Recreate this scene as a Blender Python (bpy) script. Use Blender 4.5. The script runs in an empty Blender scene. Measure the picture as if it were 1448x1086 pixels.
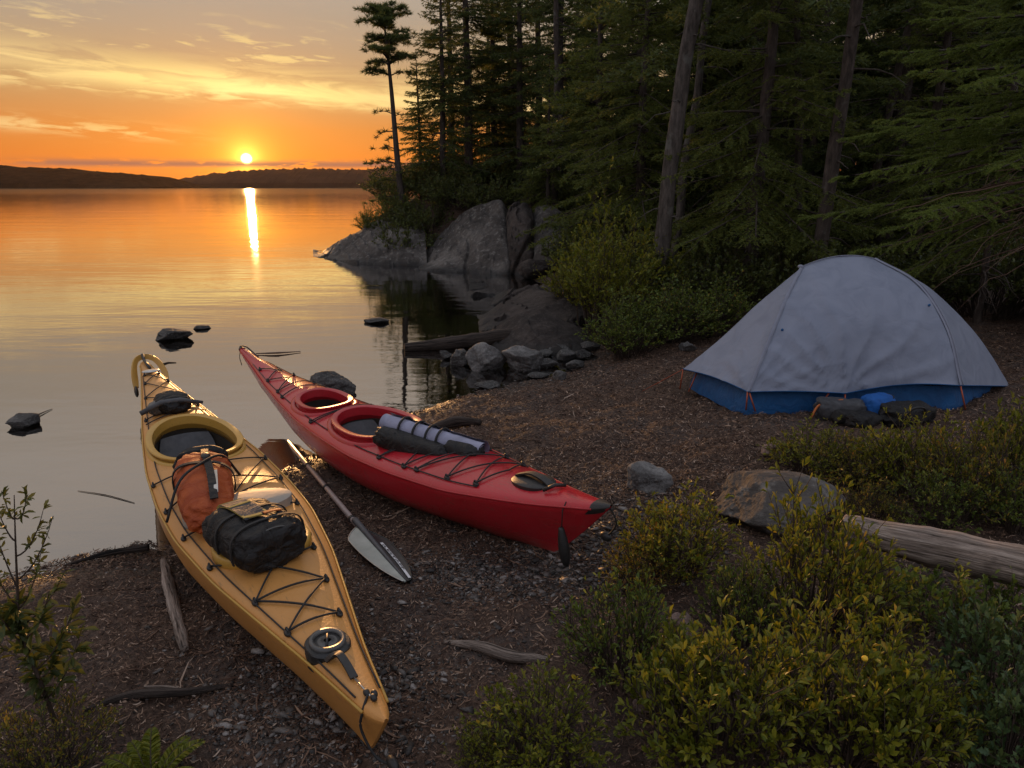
import bpy, bmesh, math, random
import numpy as np
from mathutils import Vector, Matrix
R = math.radians
C = bpy.context.scene.collection
SC = bpy.context.scene
# ------------------------------------------------------------------ camera
F_PX, CX, CY, CAM_H = 1000.0, 724.0, 543.0, 1.75
PITCH = math.atan(278 / F_PX)
cam = bpy.data.cameras.new('camera'); cam_o = bpy.data.objects.new('camera', cam); C.objects.link(cam_o)
cam.sensor_width = 36.0; cam.lens = 36.0 * F_PX / 1448.0
cam.clip_start = 0.05; cam.clip_end = 6000
cam_o.location = (0, 0, CAM_H); cam_o.rotation_euler = (math.pi / 2 - PITCH, 0, 0)
SC.camera = cam_o
SC.view_settings.view_transform = 'Standard'; SC.view_settings.look = 'None'
SC.view_settings.exposure = 0.28; SC.view_settings.gamma = 1.0
SC.cycles.max_bounces = 8; SC.cycles.diffuse_bounces = 6; SC.cycles.transmission_bounces = 8; SC.cycles.transparent_max_bounces = 12
SC.cycles.caustics_reflective = False; SC.cycles.caustics_refractive = False
SC.cycles.sample_clamp_indirect = 4.0
# ------------------------------------------------------------------ node helpers
class NT:
    def __init__(s, tree):
        s.t = tree; tree.nodes.clear()
    def n(s, typ, ins=None, **kw):
        nd = s.t.nodes.new(typ)
        for k, v in kw.items(): setattr(nd, k, v)
        for k, v in (ins or {}).items():
            sock = nd.inputs[k]
            if isinstance(v, bpy.types.NodeSocket): s.t.links.new(v, sock)
            else: sock.default_value = v
        return nd
    def m(s, op, a, b=0.0, c=None, clamp=False):
        nd = s.t.nodes.new('ShaderNodeMath'); nd.operation = op; nd.use_clamp = clamp
        for i, v in enumerate((a, b, c)):
            if v is None: continue
            if isinstance(v, bpy.types.NodeSocket): s.t.links.new(v, nd.inputs[i])
            else: nd.inputs[i].default_value = v
        return nd.outputs[0]
    def ramp(s, fac, stops, interp='LINEAR'):
        nd = s.n('ShaderNodeValToRGB', {'Fac': fac}); cr = nd.color_ramp; cr.interpolation = interp
        while len(cr.elements) < len(stops): cr.elements.new(0.5)
        for e, (p, c) in zip(cr.elements, stops):
            e.position = p; e.color = (c[0], c[1], c[2], 1) if not isinstance(c, (int, float)) else (c, c, c, 1)
        return nd.outputs['Color']
    def mix(s, fac, a, b, blend='MIX'):
        nd = s.t.nodes.new('ShaderNodeMix'); nd.data_type = 'RGBA'; nd.blend_type = blend
        for i, v in ((0, fac), (6, a), (7, b)):
            if isinstance(v, bpy.types.NodeSocket): s.t.links.new(v, nd.inputs[i])
            elif i == 0: nd.inputs[0].default_value = v
            else: nd.inputs[i].default_value = (v[0], v[1], v[2], 1)
        return nd.outputs[2]
    def noise(s, vec, scale, detail=4, rough=0.55, dist=0.0):
        ins = {'Scale': scale, 'Detail': detail, 'Roughness': rough, 'Distortion': dist}
        if vec is not None: ins['Vector'] = vec
        return s.n('ShaderNodeTexNoise', ins).outputs['Fac']
    def link(s, a, b): s.t.links.new(a, b)
def smooth(t, x, lo, hi):
    nd = t.n('ShaderNodeMapRange', {'Value': x, 'From Min': lo, 'From Max': hi}); nd.interpolation_type = 'SMOOTHSTEP'
    return nd.outputs[0]
# ------------------------------------------------------------------ sky and sun
SUN_EL, SUN_AZ = 2.0, -19.7            # degrees; azimuth from +Y towards +X
SUN_DIR = Vector((math.sin(R(SUN_AZ)) * math.cos(R(SUN_EL)), math.cos(R(SUN_AZ)) * math.cos(R(SUN_EL)), math.sin(R(SUN_EL))))
def make_world():
    w = bpy.data.worlds.new('World'); SC.world = w; w.use_nodes = True
    t = NT(w.node_tree)
    co = t.n('ShaderNodeTexCoord').outputs['Generated']
    sep = t.n('ShaderNodeSeparateXYZ', {0: co}); x, y, z = sep.outputs
    deg = 180 / math.pi
    el = t.m('MULTIPLY', t.m('ARCSINE', z), deg)
    az = t.m('MULTIPLY', t.m('ARCTAN2', x, y), deg)
    dot = t.n('ShaderNodeVectorMath', {0: co, 1: SUN_DIR}, operation='DOT_PRODUCT').outputs['Value']
    ang = t.m('MULTIPLY', t.m('ARCCOSINE', t.m('MINIMUM', dot, 0.9999999)), deg)
    f = t.m('SQRT', t.m('DIVIDE', t.m('MAXIMUM', el, 0.0), 90.0))
    sq = lambda d: math.sqrt(d / 90.0)
    front = t.ramp(f, [(0, (.47, .095, .030)), (sq(1.0), (.52, .11, .024)), (sq(2.2), (.58, .145, .022)), (sq(4), (.57, .19, .040)), (sq(7), (.45, .275, .12)),
                       (sq(12), (.345, .30, .24)), (sq(22), (.49, .43, .375)), (sq(50), (.50, .52, .58)), (1, (.40, .46, .57))])
    back = t.ramp(f, [(0, (.27, .25, .26)), (sq(8), (.36, .35, .38)), (sq(25), (.41, .42, .49)), (1, (.42, .47, .57))])
    side = t.m('COSINE', t.m('MULTIPLY', t.m('SUBTRACT', az, SUN_AZ), math.pi / 180))
    col = t.mix(smooth(t, side, -0.2, 0.85), back, front)
    # a little real atmosphere underneath
    nish = t.n('ShaderNodeTexSky', sky_type='NISHITA', sun_disc=False, sun_elevation=R(SUN_EL), sun_rotation=R(SUN_AZ)).outputs[0]
    col = t.mix(0.010, col, nish, 'ADD')
    # glow round the sun
    def glow(width, c, a):
        g = t.m('MULTIPLY', t.m('EXPONENT', t.m('MULTIPLY', ang, -1.0 / width)), a)
        return t.mix(g, (0, 0, 0), c)
    for wd, c, a in ((24.0, (.50, .20, .04), 0.10), (8.0, (.55, .14, .0), 0.24), (2.0, (1, .30, .01), 0.50), (1.1, (1, .50, .05), 0.9), (0.5, (1, .62, .12), 2.4)):
        col = t.mix(1.0, col, glow(wd, c, a), 'ADD')
    # cirrus
    vec = t.n('ShaderNodeCombineXYZ', {0: t.m('MULTIPLY', az, 0.16), 1: t.m('ADD', el, t.m('MULTIPLY', az, 0.045)), 2: 3.0}).outputs[0]
    n1 = t.noise(vec, 0.75, 6, 0.6, 0.8)
    n2 = t.noise(vec, 2.2, 5, 0.6, 0.4)
    def band(c0, slope, up, dn):
        d = t.m('SUBTRACT', el, t.m('ADD', t.m('MULTIPLY', t.m('ADD', az, 33.8), slope), c0))
        wid = t.m('ADD', t.m('MULTIPLY', t.m('GREATER_THAN', d, 0.0), up - dn), dn)
        q = t.m('DIVIDE', d, wid)
        return t.m('EXPONENT', t.m('MULTIPLY', t.m('MULTIPLY', q, q), -1.0))
    near = t.m('EXPONENT', t.m('MULTIPLY', ang, -0.075))
    cc = t.mix(t.m('MINIMUM', t.m('MULTIPLY', near, 1.5), 1.0), (.82, .58, .31), (1.25, .88, .28))
    m1 = t.m('MULTIPLY', band(7.4, -0.045, 1.25, 0.65), smooth(t, n1, 0.36, 0.58))
    m2 = t.m('MULTIPLY', band(6.7, -0.030, 1.1, 0.5), smooth(t, n2, 0.42, 0.62))
    m3 = t.m('MULTIPLY', band(3.9, -0.045, 0.55, 0.40), t.m('MULTIPLY', smooth(t, n2, 0.42, 0.60), smooth(t, t.m('MULTIPLY', az, -1), 20.0, 30.0)))
    m4 = t.m('MULTIPLY', band(9.6, -0.03, 1.6, 1.2), t.m('MULTIPLY', smooth(t, n2, 0.52, 0.68), 0.6))
    eld = t.m('ADD', t.m('MULTIPLY', t.m('SUBTRACT', n1, 0.5), 1.6), t.m('MULTIPLY', t.m('SUBTRACT', n2, 0.5), 0.7))
    d5 = t.m('ADD', t.m('SUBTRACT', el, t.m('ADD', t.m('MULTIPLY', t.m('ADD', az, 33.8), -0.055), 7.45)), eld)
    w5 = t.m('ADD', t.m('MULTIPLY', t.m('GREATER_THAN', d5, 0.0), 0.25), 0.45); q5 = t.m('DIVIDE', d5, w5)
    m5 = t.m('MULTIPLY', t.m('EXPONENT', t.m('MULTIPLY', t.m('MULTIPLY', q5, q5), -1.0)), t.m('ADD', 0.45, t.m('MULTIPLY', smooth(t, az, -30.0, -19.0), 0.55)))
    cc = t.mix(t.m('MULTIPLY', smooth(t, ang, 9.0, 3.0), 0.8), cc, (1.5, 1.08, .40))
    m1 = t.m('MAXIMUM', m1, m5)
    m = t.m('MAXIMUM', t.m('MAXIMUM', m1, t.m('MULTIPLY', m2, 0.8)), t.m('MAXIMUM', t.m('MULTIPLY', m3, 0.65), m4))
    col = t.mix(t.m('MULTIPLY', m, 0.95), col, cc)
    # grey veil higher up, in and above the frame
    veil = t.m('MULTIPLY', smooth(t, t.noise(vec, 0.28, 4, 0.6, 0.5), 0.42, 0.75), smooth(t, el, 8.0, 16.0))
    col = t.mix(t.m('MULTIPLY', veil, 0.35), col, (.44, .40, .36))
    # the sun and, in front of it, the low dark streak
    disc = smooth(t, ang, 0.46, 0.10)
    col = t.mix(disc, col, (24.0, 15.0, 5.0))
    streak_n = t.noise(t.n('ShaderNodeCombineXYZ', {0: t.m('MULTIPLY', az, 0.5), 1: t.m('MULTIPLY', el, 2.2), 2: 9.0}).outputs[0], 1.0, 4, 0.55)
    st = t.m('MULTIPLY', band(1.55, 0.004, 0.26, 0.20), smooth(t, streak_n, 0.34, 0.50))
    st = t.m('MULTIPLY', t.m('MULTIPLY', st, smooth(t, az, -36.0, -31.0)), 0.85)
    col = t.mix(st, col, (.30, .135, .10))
    bg = t.n('ShaderNodeBackground', {'Color': col, 'Strength': t.m('ADD', 0.83, t.m('MULTIPLY', smooth(t, el, 11.0, 20.0), 0.17))})
    out = t.n('ShaderNodeOutputWorld', {'Surface': bg.outputs[0]})
    w.cycles.sampling_method = 'MANUAL'; w.cycles.sample_map_resolution = 2048
make_world()
sun = bpy.data.lights.new('sun', 'SUN'); sun_o = bpy.data.objects.new('sun', sun); C.objects.link(sun_o)
sun.energy = 2.4; sun.angle = R(0.45); sun.color = (1.0, 0.50, 0.18)
sun_o.rotation_euler = SUN_DIR.to_track_quat('Z', 'Y').to_euler(); sun_o.location = (-100, 300, 60)
# ------------------------------------------------------------------ numpy tools
def hash3(ix, iy, iz, seed):
    h = (ix.astype(np.int64) * 374761393 + iy.astype(np.int64) * 668265263 + iz.astype(np.int64) * 2147483647 + seed * 1274126177) & 0xFFFFFFFF
    h = ((h ^ (h >> 13)) * 1274126177) & 0xFFFFFFFF
    h = h ^ (h >> 16)
    return (h & 0xFFFF) / 32767.5 - 1.0
def vnoise(P, seed=0):
    P = np.asarray(P, float); i = np.floor(P).astype(np.int64); f = P - i; f = f * f * (3 - 2 * f)
    r = 0
    for dx in (0, 1):
        for dy in (0, 1):
            for dz in (0, 1):
                w = (f[..., 0] if dx else 1 - f[..., 0]) * (f[..., 1] if dy else 1 - f[..., 1]) * (f[..., 2] if dz else 1 - f[..., 2])
                r = r + w * hash3(i[..., 0] + dx, i[..., 1] + dy, i[..., 2] + dz, seed)
    return r
def fbm(P, oct=4, seed=0, gain=0.5):
    P = np.asarray(P, float); a, r = 1.0, 0
    for k in range(oct):
        r = r + a * vnoise(P * (2.03 ** k) + 17.3 * k, seed + k); a *= gain
    return r
def nrm(a): return a / np.maximum(np.linalg.norm(a, axis=-1, keepdims=True), 1e-9)
class MB:
    """collects vertices and faces, then links them as ONE mesh object"""
    def __init__(s): s.V = []; s.F = []; s.M = []; s.n = 0
    def add(s, V, F, mi=0):
        V = np.asarray(V, float).reshape(-1, 3); s.V.append(V)
        groups = F if isinstance(F, list) else [F]
        for g in groups:
            g = np.asarray(g, np.int64)
            if g.size: s.F.append(g + s.n); s.M.append(np.full(len(g), mi, np.int32))
        s.n += len(V); return s
    def mesh(s, name, mats, smooth_=True, sharp=None):
        me = bpy.data.meshes.new(name)
        V = np.concatenate(s.V) if s.V else np.zeros((0, 3))
        me.vertices.add(len(V)); me.vertices.foreach_set('co', V.astype(np.float32).ravel())
        tot = np.concatenate([np.full(len(g), g.shape[1], np.int32) for g in s.F])
        idx = np.concatenate([g.ravel() for g in s.F]).astype(np.int32)
        me.loops.add(len(idx)); me.loops.foreach_set('vertex_index', idx)
        me.polygons.add(len(tot))
        st = np.zeros(len(tot), np.int32); st[1:] = np.cumsum(tot)[:-1]
        me.polygons.foreach_set('loop_start', st)
        me.polygons.foreach_set('material_index', np.concatenate(s.M))
        me.polygons.foreach_set('use_smooth', np.full(len(tot), smooth_, bool))
        for m in (mats if isinstance(mats, (list, tuple)) else [mats]): me.materials.append(m)
        me.update(calc_edges=True); me.validate(clean_customdata=False)
        if sharp is not None: me.set_sharp_from_angle(angle=R(sharp))
        return me
    def build(s, name, mats, parent=None, smooth_=True, sharp=None, loc=None, M=None):
        o = bpy.data.objects.new(name, s.mesh(name, mats, smooth_, sharp)); C.objects.link(o)
        if parent is not None: o.parent = parent
        if loc is not None: o.location = loc
        if M is not None: o.matrix_world = M
        return o
def tag(o, label=None, cat=None, group=None, kind=None):
    for k, v in (('label', label), ('category', cat), ('group', group), ('kind', kind)):
        if v: o[k] = v
    return o
def thing(name, label, cat, loc=(0, 0, 0), rz=0, group=None, M=None):
    o = bpy.data.objects.new(name, None); C.objects.link(o); o.empty_display_size = 0.1
    o.location = loc; o.rotation_euler = (0, 0, rz)
    if M is not None: o.matrix_world = M
    return tag(o, label, cat, group)
def dup(root, loc, rz, sc=1.0, label=None, group=None, tilt=(0, 0)):
    r = root.copy(); C.objects.link(r); r.location = loc; r.rotation_euler = (tilt[0], tilt[1], rz); r.scale = (sc, sc, sc) if not isinstance(sc, tuple) else sc
    if label: r['label'] = label
    if group: r['group'] = group
    for ch in list(root.children):
        c = ch.copy(); C.objects.link(c); c.parent = r
    return r
def tubes(P, Rd, m=5, cap=True):
    """P (n,k,3) polylines, Rd (n,k) radii -> verts, quads"""
    P = np.asarray(P, float); n, k, _ = P.shape
    Rd = np.broadcast_to(np.asarray(Rd, float), (n, k))
    T = np.empty_like(P); T[:, 1:-1] = P[:, 2:] - P[:, :-2] if k > 2 else 0
    T[:, 0] = P[:, 1] - P[:, 0]; T[:, -1] = P[:, -1] - P[:, -2]; T = nrm(T)
    ref = np.where(np.abs(T[:, :1, 2:3]) > 0.9, np.array([1., 0, 0]), np.array([0, 0, 1.]))
    U = nrm(np.cross(T, np.broadcast_to(ref, T.shape))); W = np.cross(T, U)
    a = np.arange(m) * 2 * np.pi / m
    V = P[:, :, None] + Rd[:, :, None, None] * (U[:, :, None] * np.cos(a)[:, None] + W[:, :, None] * np.sin(a)[:, None])
    base = (np.arange(n) * k * m)[:, None, None] + (np.arange(k - 1) * m)[None, :, None]
    j = np.arange(m); jn = (j + 1) % m
    q = np.stack([base + j, base + jn, base + m + jn, base + m + j], -1).reshape(-1, 4)
    F = [q]
    if cap and m >= 3:
        c0 = (np.arange(n) * k * m)[:, None] + j[::-1][None]; c1 = (np.arange(n) * k * m)[:, None] + (k - 1) * m + j[None]
        F += [np.concatenate([c0, c1])]
    return V.reshape(-1, 3), F
def tube(pts, r, m=8, closed=False):
    pts = np.asarray(pts, float)
    if closed: pts = np.concatenate([pts, pts[:2]])
    return tubes(pts[None], np.broadcast_to(np.asarray(r, float), (len(pts),))[None], m, not closed)
def spline(pts, n=24, closed=False):
    """Catmull-Rom through pts"""
    P = np.asarray(pts, float)
    if closed: Q = np.concatenate([P[-1:], P, P[:2]]); seg = len(P)
    else: Q = np.concatenate([2 * P[:1] - P[1:2], P, 2 * P[-1:] - P[-2:-1]]); seg = len(P) - 1
    u = np.linspace(0, seg, n, endpoint=not closed); i = np.minimum(u.astype(int), seg - 1); f = (u - i)[:, None]
    a, b, c, d = Q[i], Q[i + 1], Q[i + 2], Q[i + 3]
    return 0.5 * (2 * b + (c - a) * f + (2 * a - 5 * b + 4 * c - d) * f ** 2 + (3 * b - a - 3 * c + d) * f ** 3)
def grid_faces(nu, nv, closed_u=False):
    i = np.arange(nu if closed_u else nu - 1); j = np.arange(nv - 1)
    a = (i[:, None] * nv + j[None]); b = (((i + 1) % nu)[:, None] * nv + j[None])
    return np.stack([a, b, b + 1, a + 1], -1).reshape(-1, 4)
_ico = {}
def ico(sub):
    if sub not in _ico:
        bm = bmesh.new(); bmesh.ops.create_icosphere(bm, subdivisions=sub, radius=1)
        bm.verts.ensure_lookup_table()
        _ico[sub] = (np.array([v.co[:] for v in bm.verts]), np.array([[v.index for v in f.verts] for f in bm.faces])); bm.free()
    return _ico[sub]
def box(cx, cy, cz, sx, sy, sz):
    V = np.array([[x, y, z] for x in (-.5, .5) for y in (-.5, .5) for z in (-.5, .5)]) * (sx, sy, sz) + (cx, cy, cz)
    return V, np.array([[0, 1, 3, 2], [4, 6, 7, 5], [0, 4, 5, 1], [2, 3, 7, 6], [0, 2, 6, 4], [1, 5, 7, 3]])
# ------------------------------------------------------------------ terrain function
SHORE = np.array([(-14, 1.6), (-6, 2.3), (-3.6, 2.7), (-2.4, 2.95), (-2.0, 3.2), (-1.65, 3.4), (-1.5, 4.15), (-1.3, 4.6), (-.95, 5.05), (-.76, 5.4), (-.28, 6.05), (.1, 6.3),
                  (.55, 6.65), (.95, 7.3), (.75, 8.2), (.55, 9.5), (.5, 11), (.6, 13), (.2, 15.4), (-.8, 16.9), (-2.4, 17.6), (-4.3, 18.8), (-5.0, 19.8), (-4.6, 21.5), (-2.5, 24),
                  (2, 30), (10, 40), (30, 70), (80, 120), (300, 100), (300, -80), (-60, -80), (-40, -5)], float)
def shore_d(x, y):
    """signed distance to the shoreline, positive on land"""
    x = np.asarray(x, float); y = np.asarray(y, float)
    best = np.full(x.shape, 1e9); ins = np.zeros(x.shape, bool)
    for (x0, y0), (x1, y1) in zip(SHORE, np.roll(SHORE, -1, 0)):
        dx, dy = x1 - x0, y1 - y0
        t = np.clip(((x - x0) * dx + (y - y0) * dy) / (dx * dx + dy * dy), 0, 1)
        best = np.minimum(best, (x - x0 - t * dx) ** 2 + (y - y0 - t * dy) ** 2)
        cr = (y0 > y) != (y1 > y)
        if dy != 0: ins ^= cr & (x < (x0 + (y - y0) * dx / dy))
    return np.sqrt(best) * np.where(ins, 1, -1)
def height(x, y, fine=False):
    x = np.asarray(x, float); y = np.asarray(y, float); d = shore_d(x, y)
    P2 = np.stack([x, y, np.zeros_like(x)], -1)
    d = d + 0.10 * fbm(P2 * 1.7, 3, 5) * np.clip(1.2 - np.abs(d) / 3, 0, 1)
    dp = np.maximum(d, 0)
    land = .26 * (1 - np.exp(-dp / 2)) + .015 * np.minimum(dp, 12)
    k = np.clip(dp / 1.6, 0, 1); k = k * k * (3 - 2 * k)
    land = land + k * (0.85 * np.exp(-(((x + .8) / 4.5) ** 2 + ((y - 20.6) / 3.6) ** 2)) + .045 * np.clip(y - 8, 0, 20) + .03 * np.clip(x - 4, 0, 20))
    wat = np.maximum(np.where(d > -.8, .11 * d, -.088 + .35 * (d + .8)), -3.0)
    h = np.where(d > 0, land, wat)
    rough = np.clip((d + .15) / .6, 0, 1)
    h = h + rough * 0.022 * fbm(P2 * 2.3, 3, 11)
    if fine: h = h + (rough * .8 + .2) * (0.015 * fbm(P2 * 8, 3, 21) + 0.008 * fbm(P2 * 28, 2, 31))
    return h
def hz(x, y): return float(height(np.array([x]), np.array([y]))[0])
def ray(u, v):
    dx = (u - CX) / F_PX; dy = -(v - CY) / F_PX; c, s = math.cos(PITCH), math.sin(PITCH)
    return np.array([dx, c + dy * s, -s + dy * c])
CAM = np.array([0, 0, CAM_H])
def at_z(u, v, z): d = ray(u, v); return CAM + d * ((z - CAM_H) / d[2])
def at_y(u, v, y): d = ray(u, v); return CAM + d * (y / d[1])
def gp(u, v):
    """where a photo point meets the ground or the water"""
    d = ray(u, v); ts = np.linspace(0.8, 40, 4000); P = CAM + d * ts[:, None]
    h = np.maximum(height(P[:, 0], P[:, 1]), 0); i = np.argmax(P[:, 2] < h)
    return P[i]
# ------------------------------------------------------------------ materials
def mat(name): m = bpy.data.materials.new(name); m.use_nodes = True; return m, NT(m.node_tree)
def fin(t, sh, disp=None): t.n('ShaderNodeOutputMaterial', {'Surface': sh})
def pbsdf(t, col, rough=0.6, spec=0.5, normal=None, metal=0.0, **kw):
    ins = {'Base Color': col if isinstance(col, bpy.types.NodeSocket) else (*col, 1), 'Roughness': rough, 'Specular IOR Level': spec, 'Metallic': metal}
    if normal is not None: ins['Normal'] = normal
    ins.update(kw)
    return t.n('ShaderNodeBsdfPrincipled', ins).outputs[0]
def bump(t, h, dist, strength=1.0): return t.n('ShaderNodeBump', {'Height': h, 'Distance': dist, 'Strength': strength}).outputs[0]
def simple(name, c1, c2=None, rough=0.6, scale=20, bumpd=0.0, spec=0.5, metal=0.0, bscale=None, detail=4):
    m, t = mat(name); co = t.n('ShaderNodeTexCoord').outputs['Object']
    n = t.noise(co, scale, detail, 0.6)
    col = t.ramp(n, [(0.3, c1), (0.7, c2 or c1)])
    nb = bump(t, t.noise(co, bscale or scale * 2, 4, 0.6), bumpd) if bumpd else None
    fin(t, pbsdf(t, col, rough, spec, nb, metal)); return m
def make_ground():
    m, t = mat('forest_soil'); g = t.n('ShaderNodeNewGeometry').outputs['Position']
    n1 = t.noise(g, 3.0, 6, 0.65); n2 = t.noise(g, 55, 5, 0.7); n3 = t.noise(g, 160, 3, 0.6)
    col = t.ramp(n2, [(0.25, (.028, .016, .011)), (0.5, (.095, .055, .036)), (0.72, (.20, .122, .082)), (0.85, (.30, .21, .16))])
    col = t.mix(smooth(t, n1, 0.42, 0.66), col, t.ramp(n2, [(0.3, (.04, .028, .023)), (0.6, (.105, .074, .060)), (0.8, (.20, .15, .125))]))
    z = t.n('ShaderNodeSeparateXYZ', {0: g}).outputs[2]
    wet = smooth(t, t.m('ADD', z, t.m('MULTIPLY', n1, 0.05)), 0.095, 0.03)
    col = t.mix(t.m('MULTIPLY', wet, 0.85), col, t.mix(0.5, col, (.008, .006, .005)))
    deep = smooth(t, z, -0.05, -0.35); col = t.mix(deep, col, (.012, .011, .008))
    ro = t.m('SUBTRACT', 0.9, t.m('MULTIPLY', wet, 0.55))
    h = t.m('ADD', t.m('MULTIPLY', n2, 1.0), t.m('MULTIPLY', n3, 0.4))
    fin(t, pbsdf(t, col, ro, 0.4, bump(t, h, 0.018))); return m
def make_water():
    m, t = mat('lake_water'); g = t.n('ShaderNodeNewGeometry').outputs['Position']
    mp = lambda sx, sy, r=0.0: t.n('ShaderNodeMapping', {'Vector': g, 'Scale': (sx, sy, 1), 'Rotation': (0, 0, r)}).outputs[0]
    a = t.noise(mp(0.10, 0.45, 0.1), 1.0, 3, 0.5, 0.3)
    b = t.noise(mp(0.55, 2.0, -0.15), 1.0, 3, 0.5, 0.4)
    c = t.noise(mp(2.6, 8.0, 0.2), 1.0, 3, 0.55, 0.3)
    patch = smooth(t, t.noise(mp(0.25, 0.6), 0.5, 3, 0.5), 0.35, 0.65)
    h = t.m('ADD', t.m('MULTIPLY', a, 0.011), t.m('ADD', t.m('MULTIPLY', b, 0.0047), t.m('MULTIPLY', c, t.m('ADD', 0.0010, t.m('MULTIPLY', patch, 0.0016)))))
    nb = bump(t, h, 1.0)
    fr = t.n('ShaderNodeFresnel', {'IOR': 1.33, 'Normal': nb}).outputs[0]
    fac = t.m('POWER', fr, 0.41)
    far = smooth(t, t.n('ShaderNodeSeparateXYZ', {0: g}).outputs[1], 40.0, 260.0)
    gl = t.n('ShaderNodeBsdfGlossy', {'Color': (.97, .97, .98, 1), 'Roughness': t.m('ADD', 0.024, t.m('MULTIPLY', far, 0.045)), 'Normal': nb}).outputs[0]
    tr = t.n('ShaderNodeBsdfTransparent', {'Color': (.42, .36, .27, 1)}).outputs[0]
    fin(t, t.n('ShaderNodeMixShader', {0: fac, 1: tr, 2: gl}).outputs[0]); return m
def make_rock(name, lo, mid, hi, sc=1.0, lichen=(.30, .29, .27), wet=True, bd=0.03):
    m, t = mat(name); g = t.n('ShaderNodeNewGeometry'); p = g.outputs['Position']
    n1 = t.noise(p, 1.4 * sc, 7, 0.65, 0.4); n2 = t.noise(p, 14 * sc, 6, 0.7); n3 = t.noise(p, 70 * sc, 3, 0.6)
    col = t.ramp(n1, [(0.3, lo), (0.5, mid), (0.68, hi)])
    col = t.mix(t.m('MULTIPLY', smooth(t, n2, 0.52, 0.66), 0.55), col, lichen)
    col = t.mix(t.m('MULTIPLY', smooth(t, n2, 0.46, 0.34), 0.6), col, lo)
    col = t.mix(0.35, col, t.ramp(n3, [(0.3, (.02, .02, .02)), (0.7, (.4, .38, .36))]), 'OVERLAY')
    z = t.n('ShaderNodeSeparateXYZ', {0: p}).outputs[2]
    ro = 0.8
    if wet:
        w = smooth(t, t.m('ADD', z, t.m('MULTIPLY', n1, 0.12)), 0.20, 0.09)
        col = t.mix(t.m('MULTIPLY', w, 0.75), col, (.012, .010, .009)); ro = t.m('SUBTRACT', 0.85, t.m('MULTIPLY', w, 0.25))
    crack = t.n('ShaderNodeTexVoronoi', {'Vector': t.n('ShaderNodeMapping', {'Vector': p, 'Scale': (1, 1, .45)}).outputs[0], 'Scale': 1.3 * sc}, feature='DISTANCE_TO_EDGE').outputs[0]
    ck = smooth(t, t.m('ADD', crack, t.m('MULTIPLY', n2, 0.05)), 0.05, 0.02)
    h = t.m('ADD', t.m('ADD', t.m('MULTIPLY', n2, 1.0), t.m('MULTIPLY', n3, 0.25)), t.m('MULTIPLY', ck, -0.3))
    fin(t, pbsdf(t, col, ro, 0.35, bump(t, h, bd))); return m
def make_leaf(name, stops, trans=0.3, rough=0.45):
    m, t = mat(name); g = t.n('ShaderNodeNewGeometry'); rnd = g.outputs['Random Per Island']
    oi = t.n('ShaderNodeObjectInfo').outputs['Random']
    col = t.ramp(t.m('ADD', t.m('MULTIPLY', rnd, 0.9), t.m('MULTIPLY', oi, 0.1)), stops)
    a = pbsdf(t, col, rough, 0.35)
    tl = t.n('ShaderNodeBsdfTranslucent', {'Color': t.mix(0.3, col, (.20, .16, .01))}).outputs[0]
    fin(t, t.n('ShaderNodeMixShader', {0: trans, 1: a, 2: tl}).outputs[0]); return m
def make_bark(name, a, b, sc=1.0):
    m, t = mat(name); co = t.n('ShaderNodeTexCoord').outputs['Object']
    v = t.n('ShaderNodeMapping', {'Vector': co, 'Scale': (9 * sc, 9 * sc, 2.2 * sc)}).outputs[0]
    n = t.noise(v, 3.0, 6, 0.7); n2 = t.noise(co, 5 * sc, 4, 0.6)
    col = t.ramp(n, [(0.3, a), (0.55, b), (0.75, tuple(min(1, 1.7 * q) for q in b))])
    col = t.mix(t.m('MULTIPLY', smooth(t, n2, 0.58, 0.7), 0.5), col, (.17, .17, .15))
    fin(t, pbsdf(t, col, 0.9, 0.2, bump(t, n, 0.02))); return m
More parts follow.
